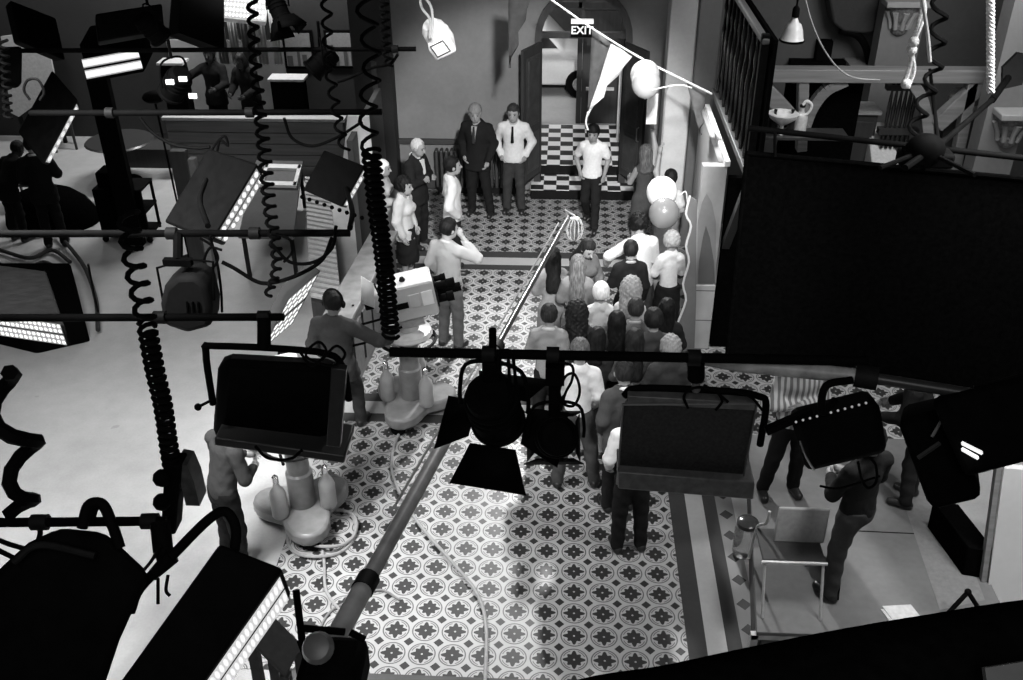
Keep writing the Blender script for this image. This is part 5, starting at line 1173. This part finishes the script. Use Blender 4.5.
# ------------------------------------------------------------------ lower right: rostrum, chair, flats, rail
RZ = .3
ro = thing('rostrum', (2.7, 7, 0), 'low grey wooden rostrum beside the floor stripes', 'platform')
x0, y0 = G(752, 632, RZ).x, G(752, 632, RZ).y
sk = .34; fdk = lambda x, y, t: Vector((x, y, t))
MB().prism([(x0+.04, y0), (3.84, y0), (3.84, 8.6), (x0+.04+sk, 8.6)], RZ-.04, RZ, fdk).build('deck', plaster_mat('deck_board', .14, .5, 1.5), ro, .005)
slab('front_rail', x0, 3.84, y0, y0+.05, RZ-.09, RZ-.041, mat('worn_white_edge', .4, .6, .3, 6), ro); slab('bottom_rail', x0, 3.84, y0, y0+.05, .02, .07, mat('worn_white_edge', .4), ro)
for x in (x0+.03, x0+.55, x0+1.1, x0+1.7, 3.8): slab('strut', x-.03, x+.03, y0, y0+.05, .0, RZ-.04, mat('worn_white_edge', .4), ro)
MB().prism([(x0+.04, y0+.05), (x0+.1, y0+.05), (x0+.1+sk, 8.55), (x0+.04+sk, 8.55)], 0, RZ-.04, fdk).build('side_rail', WOODD, ro); slab('back_rail', x0+sk, 3.84, 8.55, 8.6, .0, RZ-.04, WOODD, ro)
a_, b_ = G(858, 531, RZ), G(922, 534, RZ); MB().bar(a_, b_, .012, .004).build('deck_joint', BLACKM, ro)
mb = MB(); q = [G(x, y, RZ+.003) for x, y in ((896, 480), (936, 470), (985, 600), (940, 610))]; mb.quad(*q); mb.build('worn_strip', mat('worn_strip', .17), ro)
ch = thing('tubular_chair', G(792, 600, RZ), 'metal framed chair with grey back panel standing on the rostrum', 'chair')
l0, l1 = G(762, 618, RZ), G(820, 620, RZ); dx = (l1-l0); yb = .40
tubem = mat('pale_chair_tube', .42, .3); dx.z = 0
for s_, p in ((0, l0), (1, l1)):
    MB().tube([p, p+Vector((0, .2, .45))], .013).build('leg', tubem, ch)
    MB().tube(smoothpath([p+Vector((0, .72, 0)), p+Vector((0, .62, .45)), p+Vector((.05, .54, .58)), p+Vector((.06, .53, .72))]), .013).build('leg', tubem, ch)
    MB().tube([p+Vector((0, .2, .45)), p+Vector((0, .62, .45))], .013).build('seat_rail', tubem, ch)
MB().hexa(l0+Vector((-.02, .2, .455)), dx+Vector((.04, 0, 0)), Vector((0, .4, -.01)), Vector((0, 0, .025))).build('seat', mat('dark_chair_seat', .03), ch, .01)
MB().tube([l0+Vector((-.03, .19, .46)), l1+Vector((.03, .19, .46))], .016).build('front_rail', tubem, ch)
MB().hexa(l0+Vector((.1, .42, .47)), dx-Vector((.05, 0, 0)), Vector((.03, .09, .31)), Vector((0, .03, -.005))).build('backrest', mat('grey_back_panel', .32, .5), ch, .02)
loops('loose_cable', 'thin cable hanging beside the grey backed chair', [G(834, 556, .7), G(840, 575, .55), G(838, 600, .35)], .008)
jr = thing('glass_jar', G(742, 545, 0), 'large clear glass jar with a dark round lid beside the floor stripes', 'jar'); pj = G(743, 553, .0)
gm_, nt, b = raw_mat('jar_glass', .08); b.inputs['Base Color'].default_value = (.6, .6, .6, 1); b.inputs['Transmission Weight'].default_value = .75
MB().lathe([(.0, .008), (.10, .008), (.11, .03), (.11, .30), (.085, .36)], Matrix.Translation(pj), 20).build('jar_body', gm_, jr); MB().lathe([(.09, .35), (.1, .36), (.1, .40), (.06, .42), (0, .42)], Matrix.Translation(pj), 20).build('lid', mat('glossy_dark_lid', .03, .15), jr)
pp_ = G(905, 622, RZ)
for i in range(2):
    MB
    tag(MB().hexa(pp_+Vector((-.12+.02*i, -.03+.03*i, .002+.006*i)), Vector((.25, .03, 0)), Vector((-.05, .16, 0)), Vector((0, 0, .005))).build('paper_sheet', mat('script_paper', .45, .9)), ('white script sheets lying on the rostrum edge', 'topmost white script sheet on the rostrum edge')[i], 'paper')
st = thing('folded_stand', G(945, 610, RZ), 'dark folded stand leaning at the rostrum edge', 'stand'); a_, b_, c_ = G(940, 622, RZ), AY(968, 592, G(955, 615, RZ).y), G(985, 618, RZ)
MB().tube([a_, b_], .02).build('leg', BLACK, st); MB().tube([b_, c_], .02).build('leg', BLACK, st); MB().ball(b_, .03, 10).build('joint', BLACK, st)
a_ = G(984, 612, 0); b_ = AY(1004, 468, a_.y+.2)
fl = thing('white_flat', a_, 'plain pale scenery flat leaning beside the rostrum', 'scenery flat')
MB().hexa(a_, Vector((1.6, -.1, 0)), Vector((b_-a_).to_tuple()), Vector((.02, .06, 0))).build('panel', plaster_mat('flat_white', .62, .15), fl, .006)
MB().hexa(a_+Vector((-.05, .02, 0)), Vector((.05, 0, 0)), Vector((b_-a_).to_tuple()), Vector((0, .06, 0))).build('edge_batten', WOODL, fl)
fl2 = tag(MB().hexa(G(962, 575, RZ+.005), Vector((.22, -.04, 0)), Vector((-.12, .62, 0)), Vector((.0, .03, .3))).build('dark_patch_slab', BLACKM, bevel=.01), 'black slab filling the dark patch between rostrum and pale flat', 'case')  # plain black slab added to fill the dark patch beside the flat
gr_ = thing('gantry_rail', AD(830, 700, 1.9), 'thick dark gantry rail across the bottom corner of the view', 'rail')
MB().tube(smoothpath([AD(540, 790, 1.9), AD(600, 765, 1.9), AD(680, 752, 1.9), AD(760, 735, 1.9), AD(850, 717, 1.9), AD(950, 700, 1.9), AD(1090, 680, 1.9), AD(1500, 640, 1.9), AD(2000, 600, 1.9)]), .16, 20).build('padded_rail', BLACKM, gr_)
MB().hexa(AD(985, 668, 1.7), AD(1035, 660, 1.7)-AD(985, 668, 1.7), AD(988, 690, 1.68)-AD(985, 668, 1.7), Vector((0, .01, -.01))).build('grey_tape_patch', mat('grey_tape', .09), gr_)
# stool with slanted grey top at the bottom
qs = [AD(264, 606, 5.2), AD(303, 645, 5.2), AD(274, 673, 5.05), AD(246, 636, 5.05)]
sto = thing('folding_stool', qs[0], 'square dark grey topped stand beside the boom base', 'stand')
u_, v_ = qs[1]-qs[0], qs[3]-qs[0]; n = u_.cross(v_).normalized()
MB().hexa(qs[0], u_, v_, n*.025).build('top_board', mat('dark_grey_board', .13, .6), sto, .006)
for a, b_ in ((.08, .9), (.92, .9), (.08, .1), (.92, .1)):
    p = qs[0]+u_*a+v_*b_-Vector((0, 0, .03)); MB().bar(p, (p.x-.05, p.y, 0.0), .05).build('leg', mat('grey_stand_leg', .12), sto)
p0 = qs[0]+u_*.08+v_*.9; MB().bar((p0.x-.03, p0.y, p0.z*.5), ((qs[0]+u_*.92+v_*.9).x-.03, (qs[0]+u_*.92+v_*.9).y, p0.z*.5), .03).build('stretcher', DARK, sto)
# odd furniture in the dark corner
def chair(x, y, rot, label, m):
    p = G(x, y); t = thing('dining_chair', p, label, 'chair'); M = Matrix.Translation(p) @ Matrix.Rotation(rot, 4, 'Z')
    MB().box((0, 0, .45), (.42, .42, .04), M).build('seat', m, t, .015)
    for sx in (-.18, .18):
        MB().bar(M @ Vector((sx, .18, 0)), M @ Vector((sx, .18, .43)), .035).build('leg', m, t); MB().bar(M @ Vector((sx, -.18, 0)), M @ Vector((sx, -.22, .9)), .035).build('leg', m, t)
    MB().box((0, -.21, .78), (.42, .03, .22), M).build('backrest', m, t, .01); return t
chair(66, 148, .5, 'small dark chair on the lit floor behind the seated man', mat('dark_chair_wood', .03))
chair(118, 200, 2.2, 'dark wooden chair beside the cable carrying post', mat('dark_chair_wood', .03))
td = thing('round_table', G(128, 175), 'dark round table with a pale cloth edge by the tall dark post', 'table'); p = G(128, 180)
MB().lathe([(0, .7), (.55, .7), (.58, .72), (.55, .745), (0, .745)], Matrix.Translation(p), 24).build('table_top', mat('dark_table_top', .03, .3), td); MB().lathe([(.25, 0), (.2, .04), (.05, .1), (.05, .7)], Matrix.Translation(p), 14).build('pedestal', BLACK, td)
cv = tag(MB().add([G(-12, 262, .4), G(70, 262, .4), G(84, 318, .35), G(30, 330, .35), G(-12, 320, .35)]+[Vector((g.x, g.y, 0)) for g in (G(-12, 262, .4), G(70, 262, .4), G(84, 318, .35), G(30, 330, .35), G(-12, 320, .35))], [(0, 1, 2, 3, 4), (0, 5, 6, 1), (1, 6, 7, 2), (2, 7, 8, 3), (3, 8, 9, 4), (4, 9, 5, 0)]).build('covered_crate', mat('dark_cover', .0025, 1., spec=0.), bevel=.04), 'low crate under a dark cover on the shadowed concrete', 'crate')
# ================================================================== PEOPLE
TR, SK, NO = 'trousers', 'skirt', ('none', 0)
def pf(x, y, *a, z=0., **k): return person(G(x, y, z), *a, **k)
def ph(x, y, *a, **k): return person(head(x, y, k.get('h', 1.72)), *a, **k)
K = 'young people crowding beside the pillar'
_ph = ph
def ph(x, y, *a, **k):
    k.setdefault('build', .74 if k.get('sex') == 'f' else .79); return _ph(x, y, *a, **k)
# men by the doorway
pf(590, 226, 170, 'young man in white T-shirt stepping down from the chequered steps', h=1.68, arms=('relax', 'pocket'), legs=('step', 'back'), top=('tee', .75), sleeve='short', bottom=(TR, .015), hair=('mop', .015), nod=12)
pf(514, 212, 176, 'man in pale zipped jacket with hands in pockets by the doorway', h=1.82, arms=('pocket', 'pocket'), top=('jumper', .62, 'plain'), bottom=(TR, .04), hair=('short', .06), tie=.01, collar=.4, nod=10)
pf(479, 214, 165, 'fair haired man in dark suit in front of the radiator', h=1.85, arms=('relax', 'pocket'), legs=('apart', 'stand'), top=('jacket', .012), bottom=(TR, .012), hair=('mop', .2), tie=.03, collar=.35, turn=20, nod=14)
pf(421, 246, -115, 'white haired man in dark suit with folded arms facing the tiled floor', h=1.72, arms=('cross', 'cross2'), top=('jacket', .014), bottom=(TR, .012), hair=('crop', .5), collar=.6, nod=14)
pf(455, 272, -75, 'dark haired young man in white jumper with a hand in his pocket', h=1.76, arms=('down', 'pocket'), legs=('stand', 'stand'), top=('jumper', .75), bottom=(TR, .012), hair=('short', .012))
pf(409, 284, -105, 'black haired woman in pale cardigan and short black skirt', sex='f', h=1.62, arms=('down', 'down'), top=('cardigan', .62), bottom=(SK, .012), hair=('curly', .01), nod=6)
pf(388, 262, -95, 'person in white headscarf and pale coat behind the black haired woman', sex='f', h=1.6, arms=('hold', 'hold'), top=('coat', .4), bottom=NO, hair=('none', 0), hat='scarf', nod=8)
pf(452, 346, -28, 'young man in pale jumper holding a hand to his ear by the camera', h=1.76, arms=('relax', 'ear'), top=('jumper', .4), bottom=(TR, .12), hair=('short', .012), collar=.5, turn=-25, nod=10)
pf(347, 434, -8, 'headset wearing man in grey suit jacket reaching for the camera handle', h=1.80, arms=('relax', ((.42, .12, 1.17), (.52, .36, 1.06))), legs=('stand', 'step'), top=('jacket', .06), bottom=(TR, .045), hair=('short', .03), headset=True, nod=8)
pf(238, 566, -40, 'man in grey shirt and dark trousers behind the rounded box lamp', h=1.76, arms=('fwd', 'hold'), legs=('stand', 'stand'), top=('shirt', .04), bottom=(TR, .012), hair=('short', .02), lean=14)
# the crowd, from far to near
ph(646, 152, 15, 'bare armed woman in dark grey dress beside the doorway pillar', sex='f', h=1.66, arms=('fwd', 'up'), legs=('stand', 'step'), top=('dress', .06), sleeve='none', bottom=NO, hair=('bob', .1))
ph(671, 177, 0, 'short haired woman in white top reaching up the pillar behind the balloons', sex='f', h=1.64, arms=('up', 'relax'), top=('blouse', .6), sleeve='short', bottom=(SK, .2), hair=('short', .02))
ph(643, 226, 20, 'black haired man in baggy white jumper with arms spread wide', h=1.74, build=.95, arms=(((.36, .1, 1.25), (.32, .34, 1.08)), 'fwd'), legs=('apart', 'apart'), top=('jumper', .72), bottom=(TR, .06), hair=('curly', .008), lean=10)
ph(672, 240, 10, 'fair haired girl in white blouse and dark skirt against the pillar', sex='f', h=1.58, arms=('hold', 'hold'), top=('blouse', .72), bottom=(SK, .015), hair=('curly', .35))
ph(585, 243, -150, 'dark haired girl in grey coat bowing her head near the microphone', sex='f', h=1.6, arms=('hold', 'hold'), top=('coat', .1), bottom=NO, hair=('long', .025), nod=30)
ph(631, 249, 5, 'dark haired boy in black jacket below the baggy white jumper', h=1.62, arms=('hold', 'down'), top=('jacket', .014), bottom=(TR, .015), hair=('short', .02), collar=.4)
ph(553, 256, 8, 'long dark haired girl in pale coat nearest the boom pole', sex='f', h=1.62, arms=('hold', 'hold'), top=('coat', .26), bottom=NO, hair=('long', .014))
ph(578, 264, -4, 'girl with long light brown hair in a long grey coat', sex='f', h=1.64, arms=('hold', 'hold'), top=('coat', .22), bottom=NO, hair=('long', .13))
ph(601, 292, 0, 'pale blonde child in white jumper at the middle of the crowd', sex='f', h=1.52, arms=('hold', 'hold'), top=('jumper', .7), bottom=(SK, .2), hair=('mop', .75), child=True)
ph(631, 288, -5, 'girl with long wavy blonde hair and pale blouse', sex='f', h=1.6, arms=('down', 'hold'), top=('blouse', .55), bottom=(SK, .05), hair=('bushy', .3))
ph(636, 308, 0, 'short haired youth in grey sweater with a pale scarf', h=1.62, arms=('hold', 'hold'), top=('jumper', .2), bottom=(TR, .02), hair=('short', .05), collar=.4)
ph(667, 308, -8, 'black haired girl in black coat tight against the plinth', sex='f', h=1.6, arms=('hold', 'hold'), top=('coat', .012), bottom=NO, hair=('bob', .008))
ph(577, 312, 3, 'girl with long bushy brown hair and dark coat', sex='f', h=1.6, arms=('hold', 'hold'), top=('coat', .035), bottom=NO, hair=('bushy', .03))
ph(549, 314, -3, 'brown haired boy in pale grey sweater at the edge of the crowd', h=1.66, arms=('hold', 'down'), top=('jumper', .34), bottom=(TR, .015), hair=('short', .045), collar=.6)
ph(617, 321, 2, 'girl with very long straight black hair', sex='f', h=1.62, arms=('hold', 'hold'), top=('coat', .02), bottom=NO, hair=('long', .012))
ph(654, 319, 6, 'dark haired boy in charcoal sweater below the plinth', h=1.68, arms=('hold', 'hold'), top=('jumper', .055), bottom=(TR, .02), hair=('mop', .02))
ph(597, 337, -12, 'girl with dark bobbed hair and a pale neck scarf', sex='f', h=1.58, arms=('hold', 'hold'), top=('coat', .03), bottom=NO, hair=('bob', .014), collar=.6)
ph(635, 339, 5, 'girl with dark brown long hair over a grey sweater', sex='f', h=1.62, arms=('hold', 'hold'), top=('jumper', .1), bottom=(SK, .03), hair=('long', .028))
ph(671, 347, 8, 'curly fair haired person in brown coat behind the rectangular lamp', h=1.66, arms=('hold', 'hold'), top=('coat', .035), bottom=(TR, .02), hair=('curly', .22))
ph(580, 350, 4, 'young man in untucked white shirt and grey jeans seen from behind', h=1.76, arms=('hold', 'relax'), legs=('apart', 'apart'), top=('shirt', .72), bottom=(TR, .06), hair=('short', .10))
ph(626, 374, 12, 'brown haired young man in grey jacket with white collar', h=1.72, arms=('relax', 'down'), top=('jacket', .06), bottom=(TR, .015), hair=('short', .035), collar=.8, lean=4)
pf(628, 548, 10, 'person in white shirt and black trousers behind the rectangular lamp', h=1.74, arms=('relax', 'hold'), top=('shirt', .75), bottom=(TR, .014), hair=('short', .03))
# around the rostrum
pf(781, 492, -172, 'person in striped jumper with folded arms beyond the grey pole', z=RZ, h=1.74, arms=('cross', 'cross2'), legs=('stand', 'apart'), top=('jumper', .6, 'stripe'), bottom=(TR, .012), hair=('short', .03))
pf(838, 592, 30, 'person in crumpled dark work clothes standing on the rostrum', z=RZ, h=1.78, arms=('hold', 'hold'), legs=('stand', 'step'), top=('shirt', .015), bottom=(TR, .055), hair=('short', .02))
pf(905, 500, 60, 'dark coated person bending between the two black lamps', z=RZ, h=1.68, arms=('fwd', 'fwd'), top=('jacket', .02), bottom=(TR, .02), hair=('short', .02), lean=20)
# dark corner
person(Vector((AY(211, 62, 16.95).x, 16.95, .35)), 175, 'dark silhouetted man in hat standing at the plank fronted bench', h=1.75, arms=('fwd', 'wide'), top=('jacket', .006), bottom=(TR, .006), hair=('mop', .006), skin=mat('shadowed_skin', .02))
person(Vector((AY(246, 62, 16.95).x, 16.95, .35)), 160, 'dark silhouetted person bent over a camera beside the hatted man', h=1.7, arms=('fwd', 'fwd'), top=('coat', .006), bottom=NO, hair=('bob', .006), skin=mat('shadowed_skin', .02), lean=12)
p = G(30, 205); tc_ = thing('dining_stool', p, 'dark stool next to the man with the white collar', 'stool'); M = Matrix.Translation(p)
MB().box((0, 0, .43), (.42, .42, .04), M).build('seat', WOODD, tc_)
for a in (-.18, .18):
    for b_ in (-.18, .18): MB().bar(M @ Vector((a, b_, 0)), M @ Vector((a, b_, .42)), .03).build('leg', WOODD, tc_)
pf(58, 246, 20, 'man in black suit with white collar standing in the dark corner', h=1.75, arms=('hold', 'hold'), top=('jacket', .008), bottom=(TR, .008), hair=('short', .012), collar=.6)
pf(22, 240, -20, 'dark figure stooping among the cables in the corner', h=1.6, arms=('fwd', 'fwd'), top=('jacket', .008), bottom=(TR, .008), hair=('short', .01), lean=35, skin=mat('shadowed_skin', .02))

# ================================================================== LIGHT
def area(loc, tgt, power, size, sy=None, spread=None):
    l = bpy.data.lights.new('studio_light', 'AREA'); l.energy = power; l.size = size
    if sy: l.shape = 'RECTANGLE'; l.size_y = sy
    if spread: l.spread = math.radians(spread)
    o = bpy.data.objects.new('studio_light', l); C.objects.link(o); o.location = loc
    o.rotation_euler = (Vector(tgt)-Vector(loc)).to_track_quat('-Z', 'Y').to_euler(); return o
def spot(loc, tgt, power, ang=40, blend=.4, r=.15):
    l = bpy.data.lights.new('studio_spot', 'SPOT'); l.energy = power; l.spot_size = math.radians(ang); l.spot_blend = blend; l.shadow_soft_size = r
    o = bpy.data.objects.new('studio_spot', l); C.objects.link(o); o.location = loc
    o.rotation_euler = (Vector(tgt)-Vector(loc)).to_track_quat('-Z', 'Y').to_euler(); return o
spot((.3, 15.2, 5.8), (.1, 7.6, 0), 3600, 56, .5, .2)        # back light over the crowd
spot((.6, 3.6, 7.2), (-.5, 14.4, .8), 6500, 28, .5, .2)          # key on the men and the steps
spot((-3.4, 8.0, 6.6), (0.2, 9.8, .5), 420, 50, .6, .3)
spot((-2.8, 3.4, 6.9), (-1.5, 7.2, 0), 800, 36, .7, .3)
spot((1.2, 1.4, 8.2), (.5, 9.4, 1.0), 2000, 24, .6, .3)            # front fill on the backs of the crowd            # side fill on the crowd
spot((.3, 16.6, 4.6), (.3, 17.2, .3), 240, 100, .5, .2)             # lobby
area((-1.6, 19.0, 4.2), (-.6, 20.6, .8), 110, 2.5)                   # street beyond the lobby
area((-4.0, 5.6, 5.8), (-3.5, 7.0, 0), 270, 1.6, spread=100)           # concrete
spot((-8, 17, 4.8), (-7.2, 14.6, 0), 130, 60, .6)
area((-9.8, 15.8, 4.9), (-9.6, 17.8, 2.2), 60, 1)
area((-5.2, 13.0, 5.6), (-5.2, 15.8, .4), 14, 2.5)
area((-5.6, 16.9, 4.9), (-5.7, 18.2, 1.5), 330, 2.4, .5)
spot((5.2, 4.0, 5.4), (4.4, 6.6, .5), 500, 40, .5)
spot((-3.6, 11.8, 5.4), (-3.4, 12.0, .8), 150, 80, .6)
area((3.4, 6.2, 5.6), (2.9, 6.8, .3), 110, 1.4, spread=120)
area((4.4, 10.0, 5.6), (4.2, 14, 2.4), 120, 1.8)
spot((1.2, 8.6, 6.6), (1.6, 12, 1.4), 320, 40, .6)
area((0, -1.2, 8.2), (0, 9, 0), 90, 3)
w = bpy.data.worlds.new('world'); sc.world = w; w.use_nodes = True
w.node_tree.nodes['Background'].inputs[0].default_value = (1, 1, 1, 1); w.node_tree.nodes['Background'].inputs[1].default_value = .012
